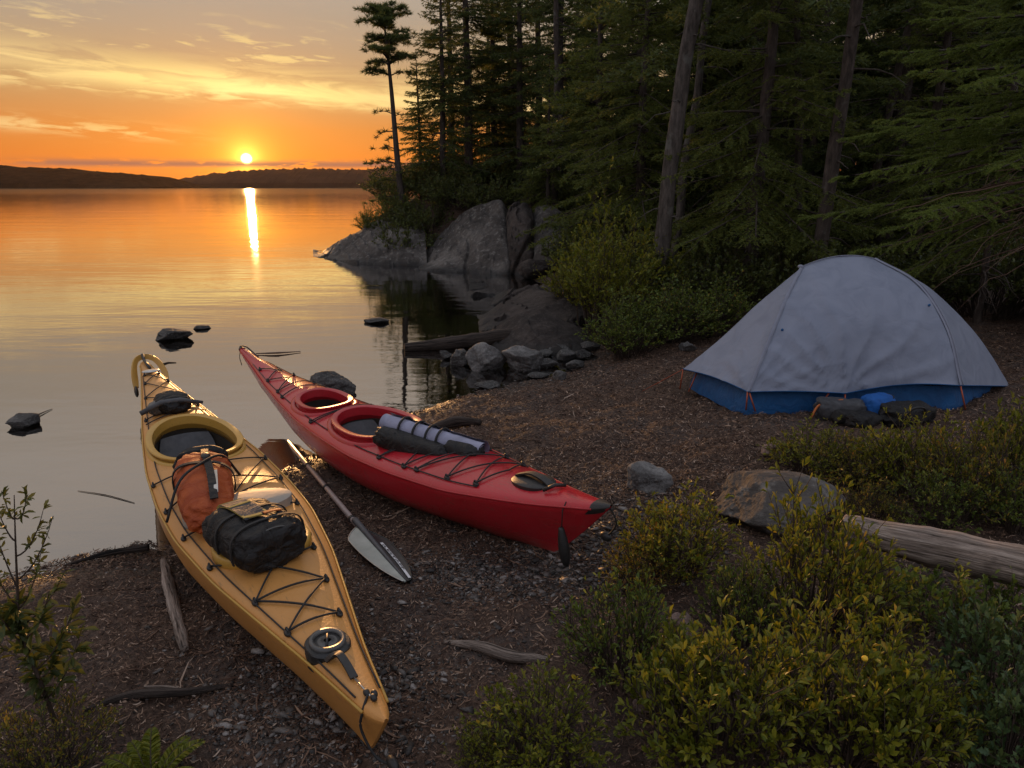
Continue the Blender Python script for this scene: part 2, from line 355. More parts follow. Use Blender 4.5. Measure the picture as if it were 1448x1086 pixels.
def make_plastic(name, base, dirt, rough=0.35, streak=(.30, .12, .03)):
    m, t = mat(name); co = t.n('ShaderNodeTexCoord').outputs['Object']
    n1 = t.noise(co, 2.6, 5, 0.6); n2 = t.noise(t.n('ShaderNodeMapping', {'Vector': co, 'Scale': (5, 40, 30)}).outputs[0], 2.0, 5, 0.65); n3 = t.noise(co, 90, 3, 0.6)
    col = t.mix(t.m('MULTIPLY', smooth(t, n1, 0.45, 0.72), 0.45), base, streak)
    col = t.mix(t.m('MULTIPLY', smooth(t, n2, 0.56, 0.72), 0.5), col, dirt)
    sc1 = t.noise(t.n('ShaderNodeMapping', {'Vector': co, 'Scale': (3, 220, 160), 'Rotation': (0, .05, .06)}).outputs[0], 1.0, 3, 0.7); sc2 = t.noise(t.n('ShaderNodeMapping', {'Vector': co, 'Scale': (5, 150, 180), 'Rotation': (.2, .1, -.12)}).outputs[0], 1.0, 3, 0.7)
    scr = t.m('MULTIPLY', t.m('MAXIMUM', smooth(t, sc1, 0.69, 0.74), smooth(t, sc2, 0.70, 0.75)), smooth(t, n1, 0.40, 0.62)); col = t.mix(t.m('MULTIPLY', scr, 0.5), col, tuple(min(1, q * 1.35 + .10) for q in base))
    sp_ = t.m('MULTIPLY', smooth(t, t.noise(co, 38, 3, 0.6), 0.66, 0.74), smooth(t, n1, 0.42, 0.6)); col = t.mix(t.m('MULTIPLY', sp_, 0.5), col, dirt)
    z = t.n('ShaderNodeSeparateXYZ', {0: co}).outputs[2]
    low = t.m('MULTIPLY', smooth(t, t.m('ADD', z, t.m('MULTIPLY', n1, 0.12)), 0.22, 0.05), 0.75)
    col = t.mix(low, col, dirt)
    ro = t.m('ADD', t.m('ADD', rough, t.m('MULTIPLY', n1, 0.18)), t.m('MULTIPLY', t.m('ADD', low, scr), 0.25))
    fin(t, pbsdf(t, col, ro, 0.45, bump(t, t.m('ADD', n3, t.m('MULTIPLY', n1, 2.0)), 0.0012))); return m
def make_cloth(name, base, alt, rough=0.75, sc=6, bd=0.02, sheen=0.0, trans=0.0):
    m, t = mat(name); co = t.n('ShaderNodeTexCoord').outputs['Object']
    n1 = t.noise(co, sc, 4, 0.55, 1.2); n2 = t.noise(co, 300, 2, 0.5)
    col = t.mix(smooth(t, n1, 0.35, 0.7), base, alt)
    b = bump(t, t.m('ADD', n1, t.m('MULTIPLY', n2, 0.02)), bd)
    sh = pbsdf(t, col, rough, 0.3, b)
    if trans: sh = t.n('ShaderNodeMixShader', {0: trans, 1: sh, 2: t.n('ShaderNodeBsdfTranslucent', {'Color': (*base, 1)}).outputs[0]}).outputs[0]
    fin(t, sh); return m
def make_litter():
    m, t = mat('litter'); rnd = t.n('ShaderNodeNewGeometry').outputs['Random Per Island']
    col = t.ramp(rnd, [(0, (.024, .013, .009)), (0.4, (.080, .042, .027)), (0.72, (.165, .094, .060)), (0.93, (.30, .19, .125)), (1.0, (.45, .33, .25))])
    fin(t, pbsdf(t, col, 0.75, 0.3)); return m
def make_gravel():
    m, t = mat('gravel_stone'); g = t.n('ShaderNodeNewGeometry'); rnd = g.outputs['Random Per Island']
    col = t.ramp(rnd, [(0, (.022, .018, .016)), (0.45, (.06, .051, .045)), (0.8, (.13, .112, .10)), (1.0, (.30, .27, .25))])
    n = t.noise(g.outputs['Position'], 160, 4, 0.6)
    col = t.mix(0.5, col, t.ramp(n, [(0.3, (.1, .1, .1)), (0.7, (.8, .8, .8))]), 'OVERLAY')
    fin(t, pbsdf(t, col, 0.6, 0.4)); return m
def make_wood(name, a, b, c, crack=True):
    m, t = mat(name); gr = t.n('ShaderNodeAttribute', attribute_name='grain').outputs['Vector']
    f1 = t.noise(t.n('ShaderNodeMapping', {'Vector': gr, 'Scale': (2.2, 60, 60)}).outputs[0], 1.0, 6, 0.65, 0.6)
    f2 = t.noise(t.n('ShaderNodeMapping', {'Vector': gr, 'Scale': (8, 150, 150)}).outputs[0], 1.0, 4, 0.6, 0.4); n3 = t.noise(gr, 9, 4, 0.6)
    col = t.ramp(f1, [(0.30, a), (0.48, b), (0.70, c)]); col = t.mix(0.5, col, t.ramp(f2, [(0.3, (.12, .11, .10)), (0.7, (.85, .8, .75))]), 'OVERLAY')
    col = t.mix(t.m('MULTIPLY', smooth(t, n3, 0.55, 0.72), 0.5), col, a)
    ck = smooth(t, f1, 0.40, 0.33); col = t.mix(t.m('MULTIPLY', ck, 0.85), col, (.012, .009, .008))
    h = t.m('SUBTRACT', t.m('ADD', f1, t.m('MULTIPLY', f2, 0.3)), t.m('MULTIPLY', ck, 0.6))
    fin(t, pbsdf(t, col, 0.8, 0.25, bump(t, h, 0.02))); return m
MAT = {}
MAT['ground'] = make_ground(); MAT['water'] = make_water(); MAT['litter'] = make_litter(); MAT['gravel'] = make_gravel()
MAT['rock'] = make_rock('granite', (.028, .022, .019), (.090, .076, .067), (.20, .178, .16), 0.6, lichen=(.30, .28, .255), bd=.022)
MAT['rock_dark'] = make_rock('granite_brown', (.016, .012, .010), (.046, .034, .029), (.095, .073, .062), 1.2, lichen=(.12, .10, .09))
MAT['stone'] = make_rock('stone', (.055, .05, .047), (.15, .14, .135), (.32, .305, .29), 4.0, wet=False, bd=0.008)
MAT['stone_wet'] = make_rock('stone_wet', (.035, .032, .030), (.075, .07, .066), (.14, .13, .125), 4.0, wet=False, bd=0.010)
MAT['stone_pink'] = make_rock('stone_pink', (.16, .10, .08), (.28, .19, .16), (.38, .28, .25), 4.0, wet=False, bd=0.006)
MAT['needle'] = make_leaf('spruce_needles', [(0, (0.046, 0.069, 0.023)), (0.5, (0.092, 0.129, 0.039)), (1, (0.144, 0.178, 0.055))], 0.5, 0.6)
MAT['needle_near'] = make_leaf('spruce_needles_near', [(0, (0.094, 0.143, 0.031)), (0.5, (0.176, 0.242, 0.053)), (1, (0.264, 0.319, 0.077))], 0.5, 0.5)
MAT['needle_warm'] = make_leaf('hemlock_needles', [(0, (0.071, 0.098, 0.023)), (0.5, (0.132, 0.167, 0.039)), (1, (0.201, 0.230, 0.052))], 0.5, 0.55)
MAT['needle_dead'] = make_leaf('dead_twigs', [(0, (.09, .05, .035)), (1, (.20, .12, .085))], 0.05, 0.8)
MAT['leaf_yellow'] = make_leaf('shrub_leaves_yellow', [(0, (0.096, 0.124, 0.013)), (0.55, (0.192, 0.208, 0.021)), (0.85, (0.288, 0.272, 0.028)), (0.95, (0.368, 0.240, 0.032)), (1, (0.400, 0.160, 0.032))], 0.45)
MAT['leaf_green'] = make_leaf('shrub_leaves_green', [(0, (.060, .105, .020)), (0.6, (.135, .185, .030)), (0.93, (.21, .24, .04)), (1, (.40, .22, .04))], 0.42)
MAT['leaf_blue'] = make_leaf('shrub_leaves_cool', [(0, (.04, .075, .03)), (0.6, (.075, .125, .045)), (1, (.12, .16, .05))], 0.3)
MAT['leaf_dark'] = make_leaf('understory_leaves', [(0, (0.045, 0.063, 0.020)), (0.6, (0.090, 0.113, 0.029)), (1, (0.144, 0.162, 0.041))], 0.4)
MAT['leaf_rust'] = make_leaf('shrub_leaves_rust', [(0, (0.085, 0.106, 0.017)), (0.45, (0.170, 0.174, 0.024)), (0.75, (0.272, 0.212, 0.030)), (1, (0.442, 0.187, 0.043))], 0.45)
MAT['bark'] = make_bark('bark_dark', (.028, .022, .019), (.085, .066, .056))
MAT['bark_grey'] = make_bark('bark_grey', (.028, .023, .020), (.105, .088, .077), 0.8)
MAT['stem'] = simple('stem', (.035, .022, .016), (.07, .045, .03), 0.8, 30)
MAT['driftwood'] = make_wood('driftwood', (.07, .052, .043), (.24, .19, .16), (.48, .40, .35))
MAT['wood_dark'] = make_wood('wet_wood', (.012, .009, .008), (.04, .03, .025), (.09, .07, .06))
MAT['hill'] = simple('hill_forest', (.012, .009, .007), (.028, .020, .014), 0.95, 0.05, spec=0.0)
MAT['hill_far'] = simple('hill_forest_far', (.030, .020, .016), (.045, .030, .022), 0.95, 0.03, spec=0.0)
MAT['yellow'] = make_plastic('yellow_plastic', (.58, .265, .070), (.20, .12, .05), 0.36, (.50, .22, .04))
MAT['yellow_rim'] = make_plastic('yellow_rim', (.52, .29, .055), (.30, .17, .04), 0.32, (.50, .26, .04))
MAT['red'] = make_plastic('red_plastic', (.47, .018, .028), (.17, .075, .05), 0.17, (.30, .022, .018))
MAT['red_rim'] = make_plastic('red_rim', (.42, .016, .025), (.20, .02, .02), 0.25, (.30, .02, .02))
MAT['black_rub'] = simple('black_rubber', (.012, .011, .011), (.025, .023, .022), 0.5, 60, 0.001)
MAT['black_cord'] = simple('black_cord', (.010, .010, .010), (.022, .020, .020), 0.7, 200)
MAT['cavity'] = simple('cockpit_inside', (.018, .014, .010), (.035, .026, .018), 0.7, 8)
MAT['grey_pad'] = simple('grey_seat', (.05, .05, .055), (.09, .088, .092), 0.6, 20, 0.001)
MAT['orange_cloth'] = make_cloth('orange_cloth', (.42, .085, .018), (.30, .05, .012), 0.7, 7, 0.03)
MAT['black_cloth'] = make_cloth('black_cloth', (.012, .011, .011), (.022, .019, .018), 0.62, 9, 0.03)
MAT['grey_cloth'] = make_cloth('grey_cloth', (.05, .05, .055), (.085, .085, .09), 0.75, 9, 0.02)
MAT['blue_cloth'] = make_cloth('blue_cloth', (.012, .10, .36), (.01, .07, .26), 0.7, 10, 0.01)
MAT['lav_cloth'] = make_cloth('lavender_mat', (.32, .32, .43), (.23, .23, .31), 0.5, 8, 0.01)
MAT['fly'] = make_cloth('tent_fly', (.265, .29, .37), (.225, .25, .325), 0.55, 5, 0.012, trans=0.12)
MAT['fly_trim'] = simple('tent_fly_trim', (.20, .21, .27), (.25, .26, .32), 0.6, 10)
MAT['tent_blue'] = make_cloth('tent_floor_blue', (.008, .085, .24), (.006, .06, .18), 0.6, 8, 0.015)
MAT['pole'] = simple('anodised_orange', (.45, .10, .04), (.35, .08, .04), 0.4, 30, metal=0.4)
MAT['lid'] = simple('hatch_lid', (.30, .27, .235), (.40, .33, .26), 0.62, 14, 0.001)
MAT['lid_grey'] = simple('hatch_lid_grey', (.06, .058, .056), (.11, .105, .10), 0.4, 14, 0.001)
MAT['metal'] = simple('metal', (.45, .43, .40), (.6, .57, .53), 0.35, 30, metal=0.8)
MAT['shaft'] = simple('paddle_shaft', (.30, .22, .19), (.42, .32, .28), 0.4, 40, metal=0.1)
MAT['blade'] = simple('paddle_blade', (.24, .26, .23), (.36, .37, .33), 0.35, 12)
MAT['blade_dark'] = simple('paddle_blade_dark', (.012, .013, .014), (.02, .02, .02), 0.35, 12)
MAT['white'] = simple('white_print', (.62, .60, .60), (.70, .68, .68), 0.5, 12)
MAT['trim_yellow'] = simple('yellow_webbing', (.38, .27, .05), (.28, .20, .05), 0.7, 40)
MAT['trim_orange'] = simple('orange_webbing', (.50, .14, .03), (.42, .11, .03), 0.7, 40)
MAT['flower'] = simple('yellow_flower', (.75, .42, .02), (.8, .5, .03), 0.6, 40)
# ------------------------------------------------------------------ ground, water, hills
def axis(fine0, fine1, step, far0, far1, grow=1.22):
    a = list(np.arange(fine0, fine1 + 1e-6, step)); s = step; x = fine1
    while x < far1: s *= grow; x += s; a.append(min(x, far1))
    s = step; x = fine0; b = []
    while x > far0: s *= grow; x -= s; b.append(max(x, far0))
    return np.array(b[::-1] + a)
def build_ground():
    xs = axis(-3.4, 5.2, .024, -4200, 4200, 1.12); ys = axis(.5, 9.0, .024, -400, 4600, 1.10)
    X, Y = np.meshgrid(xs, ys, indexing='ij')
    Z = height(X, Y, True)
    MB().add(np.stack([X, Y, Z], -1), grid_faces(len(xs), len(ys))).build('ground', MAT['ground'])['kind'] = 'structure'
    w = MB(); xs = axis(-12, 6, 1.0, -4200, 4200, 1.5); ys = axis(0, 26, 1.0, -60, 4600, 1.5); X, Y = np.meshgrid(xs, ys, indexing='ij')
    w.add(np.stack([X, Y, X * 0], -1), grid_faces(len(xs), len(ys))).build('water', MAT['water'])['kind'] = 'structure'
build_ground()
def hill(name, prof, D, mat_, jag, seed, step):
    rng = np.random.default_rng(seed)
    pts = [at_y(u, v, D) for u, v in prof]
    px = np.array([p[0] for p in pts]); pz = np.array([p[2] for p in pts])
    x = np.arange(px.min(), px.max(), step); z = np.interp(x, px, pz)
    edge = np.clip(np.minimum(x - px.min(), px.max() - x) / 30, 0.05, 1)
    V = []
    rows = [(0, 0.0, 0.15), (6, 0.28, 0.25), (50, .55, .4), (110, .8, .5), (180, .97, 1.0), (300, .8, 1.0), (520, -.1, 0)]
    for dy, k, j in rows:
        tip = rng.random(len(x)) ** 4 * 1.6 * jag * j + jag * .5 * j * vnoise(np.stack([x / 30, x * 0 + dy, x * 0], -1), seed)
        zz = z * k * (1.0 + dy / D if k > 0 else 1) + tip * edge
        if dy == 0: zz = zz * 0 - .3
        V.append(np.stack([x, np.full_like(x, D + dy) + 8 * fbm(np.stack([x / 120, x * 0, x * 0], -1), 3, seed), zz], -1))
    V = np.array(V)
    o = MB().add(V, grid_faces(len(rows), len(x))).build(name, mat_, smooth_=False); o['kind'] = 'structure'
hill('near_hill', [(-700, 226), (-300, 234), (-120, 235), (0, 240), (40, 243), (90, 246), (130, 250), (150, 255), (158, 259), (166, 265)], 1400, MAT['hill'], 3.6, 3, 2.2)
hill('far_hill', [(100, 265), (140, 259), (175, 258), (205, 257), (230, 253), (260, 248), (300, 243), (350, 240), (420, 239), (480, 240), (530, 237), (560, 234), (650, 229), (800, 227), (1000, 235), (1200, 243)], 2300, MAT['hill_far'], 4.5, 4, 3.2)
# ------------------------------------------------------------------ rocks
def rock_geo(seed, size, planes=14, sub=5, rough=0.05, soft=0.05, flat=0.0):
    rng = np.random.default_rng(seed); D, Fc = ico(sub)
    N = nrm(rng.normal(size=(planes, 3))); dd = rng.uniform(.62, 1.0, planes)
    N = np.concatenate([N, [[0, 0, -1.]]]); dd = np.append(dd, .75)
    q = D @ N.T; r = np.where(q > 1e-3, dd / np.maximum(q, 1e-3), 9.0); r = np.minimum(r, 1.25)
    k = 1.0 / soft; rr = -np.log(np.exp(-k * r).sum(1)) / k
    rr = np.maximum(rr, .2) + rough * fbm(D * 2.2 + seed, 4, seed) + rough * .35 * fbm(D * 9 + seed, 3, seed + 9)
    V = D * rr[:, None] * np.asarray(size)
    return V, Fc
def rock(name, loc, size, seed, label, cat, mat_, rz=0, planes=14, sub=5, rough=.085, soft=.028, sink=.25, group=None):
    V, Fc = rock_geo(seed, size, planes, sub, rough, soft); V = V.copy(); V[:, 2] -= V[:, 2].min() + sink * size[2]
    o = MB().add(V, Fc).build(name, mat_, loc=loc); o.rotation_euler[2] = rz
    return tag(o, label, cat, group)
def px_rock(u, v, wpx, hpx, *a, **k):
    """rock whose foot is at photo point (u, v): size in metres from its span in the photo at that depth"""
    p = gp(u, v); s = p[1] / math.cos(PITCH) / F_PX * 1.03
    w, h = wpx * s, hpx * s
    return rock(a[0], (p[0], p[1] + w * .28, p[2]), (w * .56, w * k.pop('dep', .5), h * .58), *a[1:], **k)
def ledge(name, label, cat, prof, dc, db, mat_, seed, k=.6, rough=.07, n=120, sink=.3):
    """a rock mass from its water line, up a rounded cracked face to its crest and down behind; prof rows are (crest u, v, foot u, v) in the photo"""
    Fp = np.array([at_z(a[2], a[3], 0) for a in prof]); Cp = np.array([at_y(a[0], a[1], f[1] + dc) for a, f in zip(prof, Fp)])
    Fp, Cp = spline(Fp, n), spline(Cp, n); Cp[:, 2] = np.maximum(Cp[:, 2], .02)
    rows = [Fp + (0, -.10, -sink)]
    for q in np.linspace(0, 1, 34):
        th = q * np.pi / 2; hf = (1 - k) * q + k * (1 - math.cos(th)); vf = (1 - k) * q + k * math.sin(th)
        P = Fp + (Cp - Fp) * hf; P[:, 2] = Fp[:, 2] + (Cp[:, 2] - Fp[:, 2]) * vf; rows.append(P)
    for q in np.linspace(.12, 1, 12):
        P = Cp + (0, db * q, 0); P[:, 2] = Cp[:, 2] * math.cos(q * np.pi / 2) - sink * q; rows.append(P)
    G = np.array(rows); e = np.clip(np.minimum(np.arange(n), np.arange(n)[::-1]) / 10, .1, 1)[None, :, None]
    d = rough * fbm(G * 1.1 + seed, 4, seed) + rough * .30 * np.abs(fbm(G * 3.7 + seed, 3, seed + 7)) + rough * .12 * fbm(G * 12, 3, seed + 3)
    st = (G[..., 2] * 4.2 + G[..., 0] * .55 + .9 * fbm(G * .9 + seed, 3, seed + 31)) % 1.0; d = d + rough * .75 * (st ** 2.5 - .3)
    crk = np.abs(vnoise(G * (1.1, .8, .55) + seed * 1.7, seed + 20)); d = d - rough * 1.5 * np.exp(-(crk / .05) ** 2)
    G = G + d[..., None] * e * np.array([.15, -.75, .65])
    base = np.array([G[..., 0].mean(), G[..., 1].mean(), 0.]); m = MB().add(G - base, grid_faces(len(rows), n)[:, ::-1])
    return tag(m.build(name, mat_, loc=tuple(base)), label, cat)
ledge('shore_boulder', 'big pale grey dome boulder sloping into the water below the conifers', 'boulder',
      [(561, 377, 561, 379), (590, 360, 596, 382), (628, 326, 630, 384), (655, 300, 660, 386), (688, 287, 690, 388), (712, 288, 714, 390), (722, 330, 724, 391), (726, 380, 726, 391)], 2.6, 1.8, MAT['rock'], 5, .30, .075)
ledge('shore_boulder', 'tall narrow boulder in the middle, split by dark cracks from the dome boulder', 'boulder',
      [(708, 380, 712, 388), (716, 306, 722, 389), (732, 289, 736, 390), (750, 296, 750, 391), (758, 340, 758, 391), (762, 386, 762, 391)], 1.8, 1.6, MAT['rock_dark'], 12, .45, .10, 60)
ledge('shore_boulder', 'right-hand boulder of the three under the conifers, beside the straight trunk', 'boulder',
      [(738, 384, 742, 390), (752, 306, 756, 391), (768, 287, 770, 392), (790, 292, 792, 393), (812, 322, 812, 394), (836, 366, 836, 394), (856, 392, 856, 395)], 2.0, 1.6, MAT['rock'], 23, .40, .10, 80)
ledge('rock_ledge', 'low grey ledge tapering into the lake at the tip of the point', 'rock ledge',
      [(443, 361, 443, 363), (470, 346, 474, 368), (500, 330, 504, 372), (526, 314, 530, 374), (550, 304, 552, 375), (572, 304, 576, 376), (600, 316, 604, 377)], 2.2, 2.0, MAT['rock'], 31, .35, .075)
ledge('flat_rock', 'broad dark brown rock sloping flat into the inlet', 'rock ledge',
      [(664, 415, 664, 418), (690, 412, 672, 432), (718, 408, 676, 456), (750, 403, 684, 474), (795, 397, 735, 480), (845, 399, 800, 484), (885, 412, 850, 486)], 2.3, 1.5, MAT['rock_dark'], 41, .10, .10)
ledge('flat_rock', 'dark brown rock block in front of the broad flat rock', 'rock',
      [(682, 486, 684, 490), (700, 462, 700, 496), (730, 446, 730, 500), (765, 442, 765, 502), (800, 450, 800, 502), (835, 466, 836, 500), (850, 490, 850, 496)], .75, .8, MAT['rock_dark'], 47, .5, .05, 90)
px_rock(765, 392, 44, 26, 'shore_boulder', 33, 'small rounded boulder at the foot of the right-hand boulder', 'boulder', MAT['rock_dark'])
px_rock(236, 482, 42, 17, 'lake_rock', 51, 'dark rounded rock standing alone in the water beyond the yellow kayak', 'rock', MAT['stone_wet'])
px_rock(461, 562, 60, 32, 'lake_rock', 55, 'dark angular rock in the water right behind the red kayak', 'rock', MAT['stone_wet'], planes=9)
px_rock(532, 457, 26, 8, 'lake_rock', 56, 'tiny dark rock breaking the water between the kayaks and the point', 'rock', MAT['stone_wet'])
px_rock(285, 466, 22, 5, 'lake_rock', 57, 'sliver of rock awash to the right of the lone lake rock', 'rock', MAT['stone_wet'])
px_rock(687, 524, 46, 34, 'shore_stone', 61, 'pale faceted stone at the water edge, larger of the pair below the log', 'stone', MAT['stone'], planes=11, sink=.15)
px_rock(740, 524, 48, 30, 'shore_stone', 62, 'pale faceted stone just right of the largest shore stone', 'stone', MAT['stone'], planes=11, sink=.15)
px_rock(652, 517, 30, 26, 'shore_stone', 63, 'small rounded grey stone left of the largest shore stone', 'stone', MAT['stone_wet'], sink=.15)
px_rock(630, 508, 16, 12, 'shore_stone', 64, 'smallest round stone leaning on the driftwood log in the shallows', 'stone', MAT['stone_wet'], sink=.15)
px_rock(790, 538, 18, 15, 'shore_stone', 65, 'small upright pale stone on the edge of the beach', 'stone', MAT['stone'], sink=.1)
px_rock(690, 550, 30, 9, 'shore_stone', 66, 'flat stone awash in the shallows in front of the faceted stones', 'stone', MAT['stone_wet'], sink=.2)
for i, (u, v, w, h) in enumerate([(775, 520, 24, 13), (800, 510, 26, 14), (822, 508, 24, 13), (790, 500, 30, 12), (815, 522, 22, 12), (760, 535, 26, 8), (835, 497, 24, 12), (770, 505, 20, 10)]):
    px_rock(u, v, w, h, 'shore_stone', 70 + i, 'small dark stone in the jumble between the brown rock and the beach', 'stone', MAT['stone_wet'], sink=.15, group='jumbled stones by the brown rock')
px_rock(915, 699, 56, 40, 'beach_stone', 81, 'pale pointed stone sitting on the bare ground beyond the red bow', 'stone', MAT['stone'], planes=9, sink=.12)
px_rock(1092, 650, 24, 28, 'beach_stone', 82, 'pinkish stone half hidden by the shrub in front of the tent', 'stone', MAT['stone_pink'], sink=.1)
px_rock(1110, 752, 158, 62, 'boulder', 85, 'grey lichen-streaked boulder at the near end of the weathered log', 'boulder', MAT['rock'], planes=7, sub=6, rough=.05, soft=.02, dep=.42, sink=.12)
px_rock(965, 905, 44, 40, 'beach_stone', 86, 'pinkish grey stone wedged among the foreground shrubs', 'stone', MAT['stone_pink'], sink=.1)
px_rock(915, 1010, 34, 30, 'beach_stone', 87, 'pale stone low between the two nearest shrubs', 'stone', MAT['stone_pink'], sink=.1)
px_rock(985, 462, 22, 14, 'beach_stone', 88, 'grey stone in the undergrowth left of the tent', 'stone', MAT['stone'])
px_rock(972, 497, 20, 14, 'beach_stone', 89, 'pale stone on the ground near the left tent peg', 'stone', MAT['stone'])
# ------------------------------------------------------------------ wood on the ground
def log(name, pts, radii, mat_, label, cat, m=10, n=30, seed=0, knots=0.12):
    P = spline(pts, n); r = np.interp(np.linspace(0, 1, n), np.linspace(0, 1, len(radii)), radii)
    base = P.mean(0); base[2] = P[:, 2].min()
    P = P - base
    V, Fq = tube(P, r, m); C_ = np.repeat(P, m, 0); dv = V - C_
    V = C_ + dv * (1 + knots * fbm(V * 9 + seed, 3, seed))[:, None] + dv * (knots * .8 * vnoise(np.stack([np.arctan2(dv[:, 2], dv[:, 0]) * 3, V[:, 0] * 1.2, V[:, 1] * 1.2], -1), seed + 4))[:, None]
    o = MB().add(V, Fq).build(name, mat_, loc=tuple(base))
    at = o.data.attributes.new('grain', 'FLOAT_VECTOR', 'POINT'); th = np.tile(np.arange(m) * 2 * np.pi / m, n); ln = np.repeat(np.concatenate([[0], np.cumsum(np.linalg.norm(np.diff(P, axis=0), axis=1))]), m); rr_ = np.repeat(r, m)
    at.data.foreach_set('vector', np.stack([ln + seed, np.cos(th) * rr_, np.sin(th) * rr_], -1).astype(np.float32).ravel()); return tag(o, label, cat)
def gpz(u, v, dz): p = gp(u, v); return p + (0, 0, dz)
log('log', [at_z(1195, 745, .42), at_z(1270, 762, .44), at_z(1360, 782, .46), at_z(1500, 815, .50)], [.052, .068, .074, .078], MAT['driftwood'], 'thick weathered grey log lying behind the foreground shrubs', 'log', 18, 60, 3, .10)
log('driftwood_log', [at_z(572, 492, .03), at_z(625, 487, .05), at_z(690, 478, .10), at_z(740, 470, .14)], [.045, .075, .085, .07], MAT['wood_dark'], 'dark wet log reaching from the brown rock into the water', 'log', 12, 30, 5)
log('driftwood', [gpz(232, 800, .025), gpz(243, 850, .03), gpz(262, 925, .02)], [.018, .026, .028, .016], MAT['driftwood'], 'short bleached branch lying along the left of the yellow kayak', 'branch', 10, 24, 7, .2)
log('driftwood', [gpz(628, 912, .012), gpz(680, 922, .022), gpz(725, 935, .02), gpz(775, 937, .012)], [.008, .020, .022, .010], MAT['driftwood'], 'brown stick lying alone on the needles below the paddle', 'stick', 10, 24, 8, .2)
log('sunken_branch', [at_z(90, 800, .01), at_z(150, 783, .035), at_z(210, 774, .04)], [.006, .014, .02], MAT['wood_dark'], 'dark wet branch along the water edge at the left of the yellow hull', 'branch', 8, 24, 9)
log('root', [gpz(120, 1010, .01), gpz(190, 990, .02), gpz(270, 985, .02), gpz(330, 968, .0)], [.012, .016, .014, .006], MAT['wood_dark'], 'dark root running over the ground near the left foreground fern', 'root', 8, 24, 10)
log('root', [gpz(205, 975, .01), gpz(245, 978, .015), gpz(277, 988, .008)], [.004, .006, .003], MAT['driftwood'], 'thin pale twig lying above the dark root', 'twig', 6, 16, 11)
px_rock(26, 604, 44, 17, 'lake_rock', 92, 'low dark rock awash at the left edge of the lake', 'rock', MAT['stone_wet'], sink=.35)
log('floating_twig', [at_z(38, 597, .012), at_z(55, 586, .010), at_z(74, 578, .004)], [.007, .006, .002], MAT['wood_dark'], 'short dark twig caught on the low rock at the left edge', 'twig', 8, 20, 12)
log('floating_twig', [at_z(110, 694, .003), at_z(150, 700, .004), at_z(190, 711, .003)], [.0015, .003, .002], MAT['wood_dark'], 'thin twig floating beside the yellow kayak', 'twig', 6, 16, 13)
log('floating_debris', [at_z(362, 500, .01), at_z(392, 499, .016), at_z(425, 497, .008)], [.006, .010, .004], MAT['needle_dead'], 'reddish piece of driftwood floating beyond the red kayak stern', 'driftwood', 8, 20, 14)
log('beach_branch', [gpz(610, 612, .03), gpz(645, 604, .04), gpz(680, 603, .03)], [.03, .04, .02], MAT['wood_dark'], 'dark chunk of wood on the beach behind the rolled mat', 'driftwood', 8, 16, 15)
# ------------------------------------------------------------------ litter and gravel
def on_land(n, rng, x0, x1, y0, y1, near=1.0, lim=-.02):
    out = []
    tot = 0
    while tot < n:
        x = rng.uniform(x0, x1, n * 2); y = y0 + (y1 - y0) * rng.random(n * 2) ** near
        k = (shore_d(x, y) > lim) & (np.abs(x) < 1.0 + .85 * y) & (fbm(np.stack([x * 1.6, y * 1.6, x * 0], -1), 3, 51) > rng.normal(-.75, .5, n * 2))
        out.append(np.stack([x[k], y[k]], -1)); tot += k.sum()
    return np.concatenate(out)[:n]
def ribbons(P, rng, l0, l1, w0, w1, lift=.004):
    n = len(P); L = rng.uniform(l0, l1, n) * rng.uniform(.6, 1, n); W = rng.uniform(w0, w1, n); a = rng.uniform(0, 2 * np.pi, n); cu = rng.normal(0, 1.1, n)
    k = 4; s = np.linspace(-.5, .5, k)
    ang = a[:, None] + cu[:, None] * s
    dx = np.cumsum(np.cos(ang), 1) * (L / k)[:, None]; dy = np.cumsum(np.sin(ang), 1) * (L / k)[:, None]
    X = P[:, :1] + dx; Y = P[:, 1:] + dy
    Z = height(X, Y, True) + lift + np.abs(rng.normal(0, .004, n))[:, None] + (rng.normal(0, .16, n)[:, None] * s + np.abs(rng.normal(0, .10, n))[:, None] * s * s * 2) * L[:, None]
    Nx, Ny = -np.sin(ang), np.cos(ang); tilt = rng.normal(0, .6, n)[:, None]
    taper = np.array([.5, 1, 1, .4])[None] * W[:, None]
    A = np.stack([X + Nx * taper, Y + Ny * taper, Z + tilt * taper], -1); B = np.stack([X - Nx * taper, Y - Ny * taper, Z - tilt * taper], -1)
    V = np.stack([A, B], 2).reshape(-1, 3)
    b = (np.arange(n) * k * 2)[:, None] + (np.arange(k - 1) * 2)[None]
    return V, np.stack([b, b + 1, b + 3, b + 2], -1).reshape(-1, 4)
